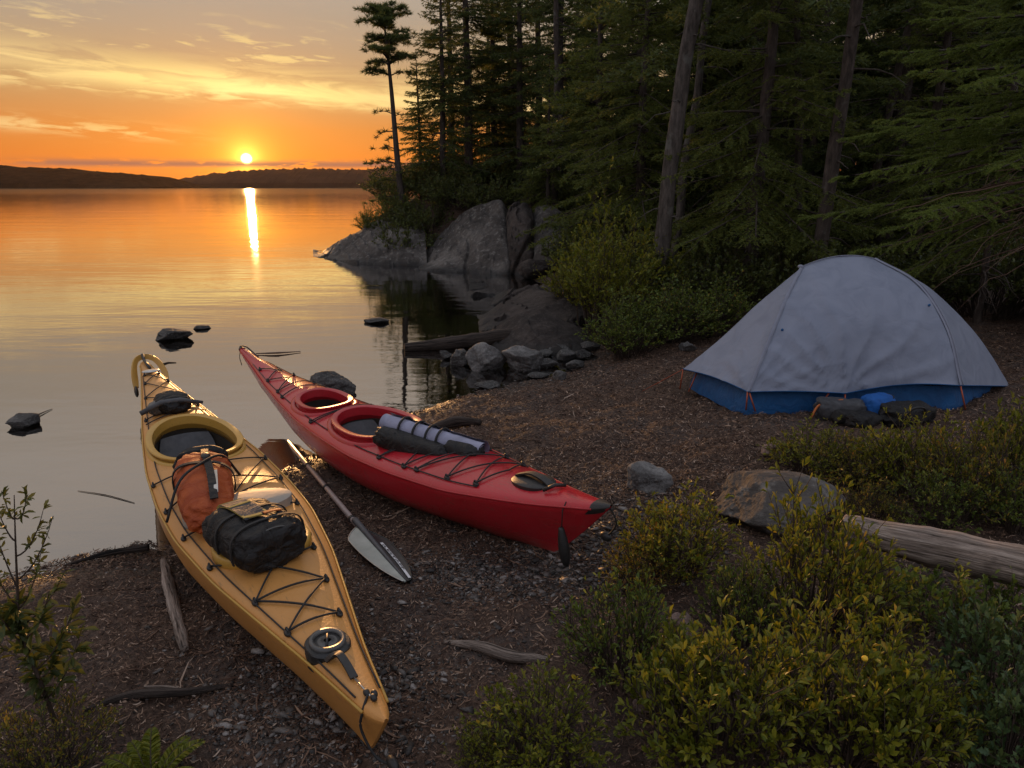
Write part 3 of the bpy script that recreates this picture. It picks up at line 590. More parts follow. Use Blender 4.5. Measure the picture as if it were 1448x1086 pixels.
def build_litter():
    rng = np.random.default_rng(2)
    m = MB()
    m.add(*ribbons(on_land(150000, rng, -3.5, 3.5, .9, 4.2, 1.3), rng, .008, .042, .0006, .0021))
    m.add(*ribbons(on_land(95000, rng, -3, 5.5, 3.0, 8.0, 1.2), rng, .016, .06, .0010, .0030))
    m.add(*ribbons(on_land(1200, rng, -3, 5, .9, 7, 1.3), rng, .07, .20, .0015, .003, .008))
    P = on_land(420, rng, -3, 4, .9, 6.5, 1.2); L = rng.uniform(.05, .22, 420); a = rng.uniform(0, 6.3, 420); q = np.linspace(-.5, .5, 6); bend = rng.normal(0, .5, 420)
    TX = P[:, :1] + L[:, None] * (np.cos(a)[:, None] * q - np.sin(a)[:, None] * bend[:, None] * (q * q)); TY = P[:, 1:] + L[:, None] * (np.sin(a)[:, None] * q + np.cos(a)[:, None] * bend[:, None] * (q * q))
    m.add(*tubes(np.stack([TX, TY, height(TX, TY, True) + .006], -1), np.array([.4, .9, 1, 1, .8, .3]) * rng.uniform(.0015, .004, 420)[:, None], 5, False))
    tag(m.build('leaf_litter', MAT['litter'], smooth_=False), 'brown needles bark shreds and twigs covering the beach', 'leaf litter', kind='stuff')
    g = MB(); D, Fc = ico(1)
    spots = [(600, 770, 900, 840, 6500), (300, 860, 620, 1086, 4500), (830, 690, 1000, 790, 3200)]
    P = []
    for u0, v0, u1, v1, n in spots:
        us = rng.normal((u0 + u1) / 2, (u1 - u0) / 3.2, n); vs = rng.normal((v0 + v1) / 2, (v1 - v0) / 3.2, n)
        P.append(np.array([at_z(u, v, .2)[:2] for u, v in zip(us, vs)]))
    x = rng.uniform(-3.2, 1.2, 16000); y = rng.uniform(2.4, 7.6, 16000); d = shore_d(x, y); k = np.abs(d + .02) < np.abs(rng.normal(0, .18, 16000)) + .03
    P.append(np.stack([x[k], y[k]], -1)[:7000]); P = np.concatenate(P)
    P = P[(shore_d(P[:, 0], P[:, 1]) > -.5)]
    n = len(P); s = rng.uniform(.0022, .0062, n) * (1 + rng.random(n) ** 8 * 2.2)
    sc = s[:, None] * np.stack([rng.uniform(.9, 2.0, n), rng.uniform(.6, 1.1, n), rng.uniform(.22, .55, n)], -1)
    a = rng.uniform(0, 6.3, n); V = D[None] * (1 + .30 * rng.normal(size=(n, len(D), 1))) * sc[:, None]
    X = V[..., 0] * np.cos(a)[:, None] - V[..., 1] * np.sin(a)[:, None]; Y = V[..., 0] * np.sin(a)[:, None] + V[..., 1] * np.cos(a)[:, None]
    V = np.stack([X + P[:, :1], Y + P[:, 1:], V[..., 2] + (height(P[:, 0], P[:, 1], True) + s * .3)[:, None]], -1)
    g.add(V, (Fc[None] + (np.arange(n) * len(D))[:, None, None]).reshape(-1, 3))
    tag(g.build('gravel', MAT['gravel'], smooth_=True), 'small grey gravel scattered along the beach and by the bows', 'gravel', kind='stuff')
build_litter()
# ------------------------------------------------------------------ kayaks
class Kayak:
    def __init__(s, stern, bow, roll, bt, gt, kt, crown, ks, ke, N=90):
        s.stern = np.array(stern); s.bow = np.array(bow); s.bt = bt; s.gt = gt; s.kt = kt; s.ct = crown; s.ks = ks; s.ke = ke; s.N = N
        d = s.bow - s.stern; g0, g1 = s.g(0.), s.g(1.)
        # local stern tip (0,0,g0), bow tip (L,0,g1)
        dist = np.linalg.norm(d); s.L = math.sqrt(dist ** 2 - (g1 - g0) ** 2)
        ang = math.atan2(d[2], math.hypot(d[0], d[1])) - math.atan2(g1 - g0, s.L)
        M = Matrix.Rotation(math.atan2(d[1], d[0]), 4, 'Z') @ Matrix.Rotation(-ang, 4, 'Y') @ Matrix.Rotation(roll, 4, 'X')
        off = M @ Vector((0, 0, g0)); M.translation = Vector(stern) - off
        s.M = M
    def tab(s, t, T): return np.interp(t, [p[0] for p in T], [p[1] for p in T])
    def smooth_tab(s, t, T):
        u = np.linspace(0, 1, 201); y = np.interp(u, [p[0] for p in T], [p[1] for p in T])
        k = np.array([1, 2, 3, 4, 5, 6, 5, 4, 3, 2, 1.]); k = np.concatenate([k, []]) / k.sum()
        yp = np.concatenate([2 * y[0] - y[5:0:-1], y, 2 * y[-1] - y[-2:-7:-1]])
        return np.interp(t, u, np.convolve(yp, k, 'valid'))
    def b(s, t):
        t = np.asarray(t, float); e = np.maximum(np.clip((t - .982) / .018, 0, 1), np.clip((.012 - t) / .012, 0, 1)); return s.smooth_tab(t, s.bt) * (.22 + .78 * np.sqrt(1 - .995 * e * e))
    def g(s, t): return s.smooth_tab(t, s.gt)
    def k(s, t): return s.smooth_tab(t, s.kt)
    def c(s, t): return s.smooth_tab(t, s.ct)
    def deck(s, t, q, off=0.0):
        """deck point, q = lateral fraction -1..1 (or array)"""
        t = np.asarray(t, float); q = np.asarray(q, float)
        z = s.g(t) + s.c(t) * (np.cos(np.clip(np.abs(q), 0, 1) * np.pi / 2) ** 0.75) + off
        return np.stack([s.L * t + 0 * q, s.b(t) * q, z], -1)
    def dy(s, t, y, off=0.0): return s.deck(t, np.asarray(y) / s.b(t), off)
    def hull_geo(s):
        tt = np.linspace(0, 1, s.N); tt = .5 - .5 * np.cos(np.pi * tt) * (1) ; tt = tt * .5 + np.linspace(0, 1, s.N) * .5
        qs = np.linspace(0, 1, 12); rings = []
        for t in tt:
            b, g, k, c = s.b(t), s.g(t), s.k(t), s.c(t)
            full = np.sin(np.pi * np.clip(t, .0, 1)) ** .7
            pv = qs ** .95; pu = (1 - (1 - qs) ** 3.0) ** .62
            yy = b * (pv * (1 - full) + pu * full); yy[-1] = b
            yy = np.maximum(yy, .006 * (1 if True else 0)); yy[0] = 0
            zz = k + (g - k) * (qs ** 1.35 * full + qs * (1 - full))
            xk = s.ks + t * (s.ke - s.ks); xx = xk + (s.L * t - xk) * qs ** .9
            rd = min(.012, b * .25); zz = k + (zz - k) * (g - rd - k) / max(g - k, 1e-6); left = np.stack([xx, yy, zz], -1)
            left = np.concatenate([left, [[s.L * t, b - rd * .12, g - rd * .55], [s.L * t, b - rd * .45, g - rd * .12]]])
            dq = np.linspace(1 - rd / b, 0, 8); dl = s.deck(np.full(8, t), dq)
            half = np.concatenate([left, dl])                        # keel -> gunwale -> deck centre
            mir = half[1:-1][::-1] * (1, -1, 1)
            rings.append(np.concatenate([half, mir]))
        V = np.array(rings); n, m, _ = V.shape
        Fq = grid_faces(n, m)
        i = np.arange(n - 1); close = np.stack([i * m + m - 1, (i + 1) * m + m - 1, (i + 1) * m, i * m], -1)
        caps = np.stack([np.arange(m)[::-1], (n - 1) * m + np.arange(m)])
        return V.reshape(-1, 3), [Fq[:, ::-1], close[:, ::-1], caps[:, ::-1]]
def oval(n, e=2.3):
    a = np.arange(n) * 2 * np.pi / n
    return np.sign(np.cos(a)) * np.abs(np.cos(a)) ** (2 / e), np.sign(np.sin(a)) * np.abs(np.sin(a)) ** (2 / e)
def rim_path(K, t0, hl, hw, n=56, egg=0.0, e=2.3, y0=0.0, lift=.014, flat=.42):
    cx, sy = oval(n, e); t = t0 + cx * hl / K.L; y = y0 + sy * hw * (1 + egg * cx)
    q = np.clip(y / K.b(t), -1, 1); p = K.deck(t, q); pc = K.deck(t, q * 0)
    p[:, 2] = flat * (pc[:, 2]) + (1 - flat) * p[:, 2] + lift
    return p
def sweep_ring(path, prof):
    """prof list of (outward, up) closed; path closed ring -> quad mesh"""
    c = path.mean(0); T = nrm(np.roll(path, -1, 0) - np.roll(path, 1, 0)); up = np.array([0, 0, 1.]); O = nrm(np.cross(T, up))
    if ((path - c) * O).sum() < 0: O = -O
    V = np.stack([path + O * a + up * b for a, b in prof], 1); n, m, _ = V.shape
    i = np.arange(n); j = np.arange(m)
    A = i[:, None] * m + j[None]; B = ((i + 1) % n)[:, None] * m + j[None]; A2 = i[:, None] * m + ((j + 1) % m)[None]; B2 = ((i + 1) % n)[:, None] * m + ((j + 1) % m)[None]
    return V.reshape(-1, 3), np.stack([A, B, B2, A2], -1).reshape(-1, 4)
RIM = [(-.018, -.045), (-.015, .004), (-.008, .008), (.017, .010), (.021, .006), (.020, -.001), (.003, -.004), (.003, -.08)]
def make_kayak(K, name, label, mh, mr, holes):
    root = thing(name, label, 'kayak', M=K.M)
    V, Fq = K.hull_geo()
    hull = MB().add(V, Fq).build('hull', [mh, MAT['cavity']], root, sharp=38)
    bm = bmesh.new(); bm.from_mesh(hull.data); bmesh.ops.remove_doubles(bm, verts=bm.verts, dist=.0004); bmesh.ops.recalc_face_normals(bm, faces=bm.faces); bm.to_mesh(hull.data); bm.free()
    for h in holes:
        p = rim_path(K, h['t'], h['hl'] - .008, h['hw'] - .008, egg=h.get('egg', 0), y0=h.get('y', 0)); n = len(p)
        c = p.mean(0); zb = K.k(h['t']) + .05
        lay = []
        for zt, sc in ((.12, 1.0), (-.03, 1.0), (-.10, 1.06), (None, .92)):
            q = c + (p - c) * (sc, min(sc, 1.0), 1)
            if zt is None: q[:, 2] = zb
            else: q[:, 2] = p[:, 2] + zt if zt > -.05 else c[2] + zt
            lay.append(q)
        Vc = np.array(lay); Fc = grid_faces(len(lay), n); i = np.arange(len(lay) - 1)
        cl = np.stack([i * n + n - 1, (i + 1) * n + n - 1, (i + 1) * n, i * n], -1)
        cut = MB().add(Vc, [Fc, cl, np.stack([np.arange(n)[::-1], (len(lay) - 1) * n + np.arange(n)])], 0).build('cutter', [MAT['cavity']], root)
        bm = bmesh.new(); bm.from_mesh(cut.data); bmesh.ops.recalc_face_normals(bm, faces=bm.faces); bm.to_mesh(cut.data); bm.free()
        md = hull.modifiers.new('cut', 'BOOLEAN'); md.object = cut; md.operation = 'DIFFERENCE'; md.solver = 'EXACT'
        md.material_mode = 'TRANSFER'
        bpy.context.view_layer.update(); dg = bpy.context.evaluated_depsgraph_get()
        me = bpy.data.meshes.new_from_object(hull.evaluated_get(dg)); hull.modifiers.clear(); hull.data = me
        bpy.data.objects.remove(cut)
        MB().add(*sweep_ring(rim_path(K, h['t'], h['hl'], h['hw'], egg=h.get('egg', 0), y0=h.get('y', 0)), RIM)).build('cockpit_rim', mr, root, sharp=30)
        # moulded recess step round the rim
        pr = rim_path(K, h['t'], h['hl'] + .045, min(h['hw'] + .04, K.b(h['t']) * .93), egg=h.get('egg', 0), y0=h.get('y', 0), lift=-.004, flat=.25)
        MB().add(*sweep_ring(pr, [(-.030, -.06), (-.028, .004), (-.010, .010), (.008, .006), (.016, -.05)])).build('deck_recess', mr, root)
    hull.data.set_sharp_from_angle(angle=R(38))
    # moulded seam along the gunwale
    sm = MB()
    for sg in (1, -1):
        tt = np.linspace(.02, .985, 70); b = K.b(tt); p = np.stack([K.L * tt, sg * (b + .002), K.g(tt) - .004], -1)
        sm.add(*tube(p, .0045, 6))
    sm.build('seam', mr, root)
    return root, hull
def cord(K, pts, off=.010, n=10):
    """line over the deck through (t, y) points, straight between them and riding on the deck"""
    out = []
    for (t0, y0), (t1, y1) in zip(pts[:-1], pts[1:]):
        f = np.linspace(0, 1, n, endpoint=False); t = t0 + (t1 - t0) * f; out.append(K.dy(t, y0 + (y1 - y0) * f, off))
    out.append(K.dy(np.array([pts[-1][0]]), np.array([pts[-1][1]]), off))
    return np.concatenate(out)
def deck_rig(K, root, cords, cleats, edge_t, edge_q=.80, r=.0038):
    for c in cords: MB().add(*tube(cord(K, c), r, 6)).build('bungee_cord', MAT['black_cord'], root)
    for sg in (1, -1):
        tt = np.linspace(edge_t[0], edge_t[1], 60)
        MB().add(*tube(K.deck(tt, np.full(60, sg * edge_q), .006), .003, 6)).build('deck_line', MAT['black_cord'], root)
    for t, y in cleats:
        p = K.dy(np.array([t]), np.array([y]), .006)[0]
        mb = MB(); V, Fc = ico(2); mb.add(V * (.020, .011, .010) + p, Fc)
        a = np.linspace(0, 2 * np.pi, 10, endpoint=False); mb.add(*tube(p + np.stack([.011 * np.cos(a), 0 * a, .008 + .009 * np.sin(a)], -1), .004, 5, True))
        mb.build('deck_fitting', MAT['black_rub'], root)
def disc_on(K, t0, y0, hl, hw, h, n=40, e=2.2, dome=.006):
    cx, sy = oval(n, e); c = K.dy(np.array([t0]), np.array([y0]))[0]
    # local tilt plane from the deck
    dxp = K.dy(np.array([t0 + .03]), np.array([y0]))[0]; dxm = K.dy(np.array([t0 - .03]), np.array([y0]))[0]; sl = (dxp[2] - dxm[2]) / (dxp[0] - dxm[0])
    V = [];
    for k, z in ((1.0, -.05), (1.0, h), (.95, h + .004), (.6, h + .004 + dome * .6), (.25, h + .004 + dome)):
        V.append(np.stack([c[0] + cx * hl * k, c[1] + sy * hw * k, c[2] + z + sl * cx * hl * k], -1))
    V = np.array(V); n_ = len(V); i = np.arange(n_ - 1)
    F = [grid_faces(n_, n), np.stack([i * n + n - 1, (i + 1) * n + n - 1, (i + 1) * n, i * n], -1), ((n_ - 1) * n + np.arange(n))[None]]
    return V.reshape(-1, 3), F
# ---- yellow kayak
YB = [(0, .03), (.06, .052), (.12, .085), (.23, .145), (.35, .21), (.42, .245), (.52, .285), (.62, .297), (.70, .282), (.79, .222), (.87, .140), (.93, .078), (1, .022)]
YG = [(0, .37), (.15, .33), (.4, .29), (.6, .28), (.8, .285), (.92, .295), (1, .31)]
YK = [(0, .07), (.12, .02), (.3, 0), (.7, 0), (.85, .015), (.93, .05), (1, .12)]
YC = [(0, .008), (.1, .02), (.3, .035), (.6, .050), (.8, .040), (.95, .02), (1, .008)]
KY = Kayak(at_z(203, 512, .36), at_z(546, 1020, .43), R(0), YB, YG, YK, YC, .22, 4.99 - .16)
ky, kyh = make_kayak(KY, 'sea_kayak', 'yellow sea kayak with an orange and a black bag on deck, bow towards the viewer', MAT['yellow'], MAT['yellow_rim'],
               [dict(t=.452, hl=.43, hw=.222, egg=.06)])
deck_rig(KY, ky,
    [[(.566, -.275), (.552, .265)], [(.552, .265), (.66, -.01), (.622, .25)], [(.622, .25), (.60, -.05), (.642, -.27)], [(.694, .225), (.70, .0), (.708, -.25)], [(.772, -.21), (.81, -.03), (.79, .148)],
     [(.81, -.03), (.844, -.135)], [(.81, -.03), (.844, .105)], [(.844, -.135), (.844, .105)], [(.844, .105), (.892, -.095)], [(.844, -.135), (.892, .068)], [(.892, -.095), (.892, .068)],
     [(.10, .05), (.15, -.075)], [(.10, -.05), (.15, .08)], [(.15, -.075), (.19, .0), (.15, .08)], [(.19, 0), (.23, -.12)], [(.19, 0), (.23, .12)], [(.23, -.12), (.27, .0), (.23, .12)], [(.30, -.155), (.28, 0), (.30, .155)],
     [(.30, -.155), (.335, 0), (.30, .155)], [(.335, -.18), (.32, 0), (.335, .175)], [(.355, -.19), (.335, .03)]],
    [(.552, .27), (.622, .255), (.694, .228), (.764, .172), (.79, .15), (.566, -.28), (.642, -.275), (.708, -.255), (.772, -.215), (.844, -.138), (.844, .108), (.892, -.098), (.892, .07),
     (.10, .05), (.10, -.05), (.15, .08), (.15, -.075), (.23, .12), (.23, -.12), (.30, .155), (.30, -.155), (.335, -.18)], (.10, .975), .84)
def seat(K, root, t0, hw, hl=.2, mat_=None):
    zb = float(K.k(t0)) + .06; x0 = K.L * t0
    m = MB(); a = np.linspace(-1, 1, 13); b_ = np.linspace(0, 1, 8); A, B = np.meshgrid(a, b_, indexing='ij')
    back = np.stack([x0 - hl * .85 - .10 * B + .05 * A ** 2, hw * .72 * A * (1 - .15 * B ** 3), zb + .06 + B * .13], -1)
    th = np.array([.02, 0, 0]); n = A.size
    m.add(np.concatenate([back.reshape(-1, 3), (back - th).reshape(-1, 3)]), [grid_faces(13, 8), grid_faces(13, 8)[:, ::-1] + n])
    m.build('seat_back', mat_ or MAT['grey_pad'], root)
    pan = np.stack([x0 - hl * .8 + 1.5 * hl * B, hw * .75 * A, zb + .02 + .05 * A ** 2 + .02 * B], -1)
    MB().add(pan, grid_faces(13, 8)).build('seat', MAT['black_rub'], root)
seat(KY, ky, .452, .22, .32)
hc = MB().add(*disc_on(KY, .684, -.01, .12, .228, .020)).build('hatch_cover', MAT['lid'], ky, sharp=40); hc['label'] = 'pale oval hatch cover under the bags'
MB().add(*sweep_ring(rim_path(KY, .762, .17, .165, y0=-.01, lift=.0, flat=.5), [(-.012, -.03), (-.012, .022), (.012, .026), (.018, .018), (.018, -.03)])).build('hatch_rim', MAT['yellow_rim'], ky)
hb = MB().add(*disc_on(KY, .921, -.018, .075, .066, .004)).build('hatch_cover', MAT['black_rub'], ky, sharp=40); hb['label'] = 'small dark oval hatch near the bow'
c9 = KY.dy(np.array([.921]), np.array([-.018]))[0]
hr = MB(); cx_, sy_ = oval(36, 2.1); pr = np.stack([c9[0] + cx_ * .052, c9[1] + sy_ * .046, np.full(36, c9[2] + .014)], -1)
hr.add(*sweep_ring(pr, [(-.007, -.01), (-.006, .008), (.006, .008), (.008, -.01)])).build('hatch_ring', MAT['lid_grey'], hb)
Vd, Fd = disc_on(KY, .921, -.018, .046, .042, .006); MB().add(Vd, Fd).build('hatch_disc', MAT['lid_grey'], hb)
MB().add(*tube([c9 + (-.03, .01, .017), c9 + (.0, 0, .021), c9 + (.03, -.012, .017)], .004, 6)).build('latch', MAT['black_rub'], hb)
def strap(pts, w, th, name, mat_, root, side=None):
    P = spline(pts, 20); T = nrm(np.gradient(P, axis=0)); S = nrm(np.cross(T, (0, 0, 1.))) if side is None else np.broadcast_to(np.array(side, float), P.shape); N = np.cross(S, T)
    V = np.stack([P + S * w + N * th, P - S * w + N * th, P - S * w - N * th, P + S * w - N * th], 1); n = len(P)
    i = np.arange(n - 1)[:, None]; j = np.arange(4)[None]; q = np.stack([i * 4 + j, i * 4 + (j + 1) % 4, (i + 1) * 4 + (j + 1) % 4, (i + 1) * 4 + j], -1).reshape(-1, 4)
    return MB().add(V, [q, np.array([[3, 2, 1, 0], [4 * n - 4, 4 * n - 3, 4 * n - 2, 4 * n - 1]])]).build(name, mat_, root, sharp=40)
D1 = lambda K, t, y, o=0.0: K.dy(np.array([t]), np.array([y]), o)[0]
strap([D1(KY, .937, -.038, .012), D1(KY, .941, -.020, .028), D1(KY, .950, -.014, .022), D1(KY, .962, -.012, .008)], .011, .003, 'carry_strap', MAT['black_rub'], ky)
strap([D1(KY, .936, -.05, .008), D1(KY, .939, -.030, .024), D1(KY, .940, -.005, .018)], .010, .003, 'carry_strap', MAT['black_rub'], ky, side=(1, 0, 0))
MB().add(*tube([D1(KY, .962, -.012, .008), D1(KY, .972, -.008, .008), D1(KY, .982, -.004, .010)], .003, 5)).build('bow_line', MAT['metal'], ky)
fit = MB(); V, Fc = ico(2)
for dt, dy_ in ((.978, -.008), (.984, .0), (.981, .008)): fit.add(V * (.014, .009, .010) + D1(KY, dt, dy_, .01), Fc)
fit.build('bow_fitting', MAT['black_rub'], ky)
tip = np.array([KY.L, 0, float(KY.g(1.))])
MB().add(*tube(spline([D1(KY, .980, -.008, .012), D1(KY, .984, -.034, -.01), D1(KY, .984, -.04, -.06), D1(KY, .992, -.02, -.13), D1(KY, 1., .01, -.14)], 24), .004, 6)).build('bow_loop', MAT['black_cord'], ky)
V, Fc = ico(2); MB().add(V * (.030, .014, .018) + D1(KY, 1., .01, -.135), Fc).build('toggle', MAT['black_rub'], ky)
# stern hoop (rudder yoke)
hp = [(-.0, .15, .18), (.0 - .05, .165, .28), (-.05, .12, .385), (-.06, .03, .43), (-.05, -.06, .42), (.0, -.125, .36), (.10, -.145, .28), (.22, -.14, .20)]
hp = [(.22, .125, .24), (.10, .130, .31), (.0, .085, .385), (-.03, .01, .41), (-.01, -.055, .385), (.08, -.085, .31), (.20, -.095, .20)]
hs = spline(hp, 40); T = nrm(np.gradient(hs, axis=0))
hr_ = spline(hp, 20) - (.06, 0, .24); strap(hp, .022, .010, 'rudder_hoop', MAT['yellow_rim'], ky, side=nrm(hr_ * (.3, 1, 1)))
MB().add(*tube([(.0, .0, .43), (.06, 0, .40), (.16, .0, float(KY.g(.03)) + .03), (.33, .01, float(KY.g(.065)) + .025)], [.016, .012, .010, .012], 7)).build('rudder_bar', MAT['black_rub'], ky)
V, Fc = ico(3); MB().add(V * (.05, .065, .012) + (.46, 0, float(KY.g(.09)) + .035), Fc).build('rudder_plate', MAT['metal'], ky)
MB().add(V * (.05, .016, .045) + (.22, -.10, .18), Fc).build('rudder_foot', MAT['black_rub'], ky)
MB().add(*tube([(.06, .125, .34), (.03, .18, .345), (.02, .24, .335)], [.012, .010, .006], 6)).build('rudder_pin', MAT['wood_dark'], ky)
# ---- red kayak
RB = [(0, .022), (.06, .045), (.12, .078), (.2, .128), (.3, .190), (.4, .238), (.5, .272), (.6, .288), (.7, .275), (.8, .222), (.88, .150), (.95, .075), (1, .022)]
RG = [(0, .46), (.07, .40), (.2, .32), (.4, .265), (.6, .26), (.8, .29), (.92, .345), (1, .40)]
RK = [(0, .16), (.1, .05), (.3, 0), (.7, 0), (.9, .02), (1, .08)]
RC = [(0, .01), (.1, .03), (.3, .05), (.6, .065), (.8, .055), (.95, .025), (1, .008)]
KR = Kayak(at_z(340, 492, .48), at_z(862, 718, .58), R(3), RB, RG, RK, RC, .42, 4.10 - .30)
kr, krh = make_kayak(KR, 'sea_kayak', 'red sea kayak with a rolled mat on deck, bow resting on the beach', MAT['red'], MAT['red_rim'],
               [dict(t=.385, hl=.22, hw=.145, y=-.01), dict(t=.548, hl=.33, hw=.195, egg=.06)])
seat(KR, kr, .548, .19, .24)
deck_rig(KR, kr,
    [[(.14, -.06), (.18, .05), (.14, .06)], [(.16, .07), (.20, -.10)], [(.20, -.10), (.23, .02), (.20, .10)], [(.23, .02), (.27, -.14), (.26, .08), (.27, .13)], [(.30, -.16), (.29, .0), (.30, .16)],
     [(.445, -.22), (.455, 0), (.445, .20)], [(.452, -.22), (.46, 0), (.452, .20)],
     [(.66, -.23), (.67, .05), (.66, .22)], [(.66, -.23), (.69, .05), (.715, .2)], [(.715, -.215), (.69, .02), (.66, .22)], [(.715, -.215), (.735, .05), (.75, .2)],
     [(.738, -.20), (.75, .06), (.715, .2)], [(.738, -.20), (.77, .05), (.79, .18)], [(.79, -.165), (.765, .05), (.75, .2)], [(.79, -.165), (.81, .02), (.83, .15)], [(.835, -.135), (.815, .0), (.79, .18)], [(.835, -.135), (.845, .02), (.83, .15)]],
    [(.14, -.06), (.20, -.10), (.27, -.14), (.30, -.16), (.20, .10), (.27, .13), (.445, -.22), (.66, -.235), (.715, -.22), (.738, -.205), (.79, -.17), (.835, -.14), (.66, .23), (.715, .21), (.75, .2), (.79, .18), (.83, .15)], (.10, .84), .80)
hb = MB().add(*disc_on(KR, .890, .005, .115, .075, .006)).build('hatch_cover', MAT['black_rub'], kr, sharp=40); hb['label'] = 'dark oval hatch near the red bow'
strap([D1(KR, .866, .0, .014), D1(KR, .885, .012, .034), D1(KR, .905, .005, .030), D1(KR, .918, .0, .014)], .016, .004, 'carry_strap', MAT['black_rub'], kr, side=(0, 1, 0))
MB().add(*tube([D1(KR, .920, -.05, .014), D1(KR, .928, -.01, .026), D1(KR, .930, .04, .014)], .008, 6)).build('carry_handle', MAT['black_rub'], kr)
def tip_cap(K, t0, t1, m_, root):
    V, Fq = K.hull_geo(); N = K.N; m = len(V) // N; W = V.reshape(N, m, 3)
    tt = W[:, 11, 0] / K.L; sel = np.where((tt >= t0) & (tt <= t1))[0]; W = W[sel]
    q = slice(7, m - 6) if True else None
    Wc = W[:, 10:m - 9].copy(); c = W.mean(1, keepdims=True); Wc = c + (Wc - c) * 1.06 + (0, 0, .001)
    return MB().add(Wc, grid_faces(len(sel), Wc.shape[1])[:, ::-1]).build('tip_cap', m_, root)
tip_cap(KR, .978, 1.0, MAT['black_rub'], kr); tip_cap(KR, 0, .018, MAT['black_rub'], kr)
for t_, sg, dz in ((.955, -1, -.20),):
    p0 = D1(KR, t_, -.055, .004); tg = thing
    MB().add(*tube([p0, p0 + (0, -.022, -.03), p0 + (.0, -.03, -.10)], .0025, 5)).build('toggle_cord', MAT['black_cord'], kr)
    n = 18; zz = np.linspace(0, 1, n); P = np.stack([zz * .02, np.full(n, -.034), -.10 - zz * .16], -1) + p0
    MB().add(*tube(P, .006 + .020 * np.sin(np.pi * np.clip(zz * .92 + .06, 0, 1)) ** .6 * (.55 + .5 * zz), 10)).build('toggle', MAT['black_rub'], kr)
MB().add(*tube(spline([D1(KR, .998, .01, -.01), D1(KR, 1.0, .03, -.08), D1(KR, .985, .035, -.15), D1(KR, .97, .03, -.16)], 20), .004, 6)).build('bow_loop', MAT['black_cord'], kr)
V, Fc = ico(2); MB().add(V * (.03, .015, .02) + D1(KR, .985, .035, -.15), Fc).build('toggle', MAT['black_rub'], kr)
MB().add(*tube(spline([D1(KR, .005, 0, .012), D1(KR, .04, .0, .045), D1(KR, .09, .01, .02)], 20), .006, 6)).build('stern_loop', MAT['black_cord'], kr)
MB().add(*tube([D1(KR, .012, -.02, 0), D1(KR, .012, -.035, -.06), D1(KR, .014, -.03, -.12)], .003, 5)).build('stern_toggle', MAT['black_cord'], kr)
for (t, y, w) in ((.475, -.255, .03), (.505, -.262, .022), (.535, -.268, .02), (.60, -.20, .02)):   # worn deck marks
    p = D1(KR, t, y, .003); V = np.array([p + (-w, -.012, 0), p + (w, -.012, 0), p + (w, .006, .003), p + (-w, .006, .003)])
# ------------------------------------------------------------------ things lying on the kayaks
def lump(n_u, n_v, size, e1=.55, e2=.75, seed=0, wr=.05, fold=(0, 0)):
    """cushion-like bag: superellipsoid along x with folds"""
    u = np.linspace(-np.pi / 2, np.pi / 2, n_u); v = np.linspace(0, 2 * np.pi, n_v, endpoint=False); U, W = np.meshgrid(u, v, indexing='ij')
    sp = lambda w, e: np.sign(w) * np.abs(w) ** e
    X = sp(np.sin(U), e1); Y = sp(np.cos(U), e1) * sp(np.cos(W), e2); Z = sp(np.cos(U), e1) * sp(np.sin(W), e2)
    P = np.stack([X, Y, Z], -1); k = 1 + wr * fbm(P * 2.6 + seed, 3, seed)
    if fold[0]: k = k + fold[0] * np.sin(X * fold[1] + 1.6 * fbm(P * 1.6 + seed, 2, seed + 5) * 2)
    P = P * k[..., None] * np.asarray(size)
    n, m = U.shape; i = np.arange(n - 1)
    return P.reshape(-1, 3), [grid_faces(n, m)[:, ::-1], np.stack([i * m + m - 1, (i + 1) * m + m - 1, (i + 1) * m, i * m], -1)[:, ::-1]]
def on_deck(K, t, y, dz, rz, rx=0., ry=0.):
    p = D1(K, t, y, dz); return K.M @ Matrix.Translation(Vector(p)) @ Matrix.Rotation(rz, 4, 'Z') @ Matrix.Rotation(ry, 4, 'Y') @ Matrix.Rotation(rx, 4, 'X')
def belts(root, xs, size, mat_, w=.012, name='strap', gap=.006, e2=.75, th=.003):
    for x, tilt in xs:
        a = np.linspace(-.35, np.pi + .35, 22); sp = lambda w_, e: np.sign(w_) * np.abs(w_) ** e
        P = np.stack([x + tilt * np.cos(a), (size[1] * 1.03 + gap) * sp(np.cos(a), e2), (size[2] * 1.03 + gap) * sp(np.sin(a), e2)], -1)
        strap(P, w, th, name, mat_, root, side=(1, 0, 0))
def taper(g, k):
    V, F = g; V = V.copy(); x = V[:, 0] / np.abs(V[:, 0]).max(); V[:, 1:] *= (1 - k * x)[:, None]; V[:, 2] -= .02 * (x + .3) ** 2; return V, F
b1 = thing('dry_bag', 'orange rolled dry bag strapped behind the black bag on the yellow kayak', 'bag', M=on_deck(KY, .655, -.115, .078, R(-8)))
MB().add(*taper(lump(70, 60, (.36, .115, .085), .55, .85, 3, .08, (.018, 24)), .16)).build('bag_body', MAT['orange_cloth'], b1)
belts(b1, [(-.06, .05)], (.36, .118, .088), MAT['black_cord'], .012, 'strap')
MB().add(*tube(spline([(.16, -.16, -.07), (.08, -.095, .07), (-.02, .0, .105), (-.14, .09, .085), (-.22, .16, -.05)], 24), .006, 6)).build('strap', MAT['black_cord'], b1)
strap([(-.32, .02, .072), (-.15, .02, .100), (.1, .03, .092), (.30, .03, .055)], .016, .003, 'webbing', MAT['black_cloth'], b1)
bx = MB(); V, Fc = ico(2); bx.add(V * (.035, .022, .012) + (-.12, .02, .104), Fc).build('buckle', MAT['black_rub'], b1)
strap([(.06, .05, .090), (.18, .045, .080), (.26, .04, .064)], .008, .002, 'webbing', MAT['metal'], b1)
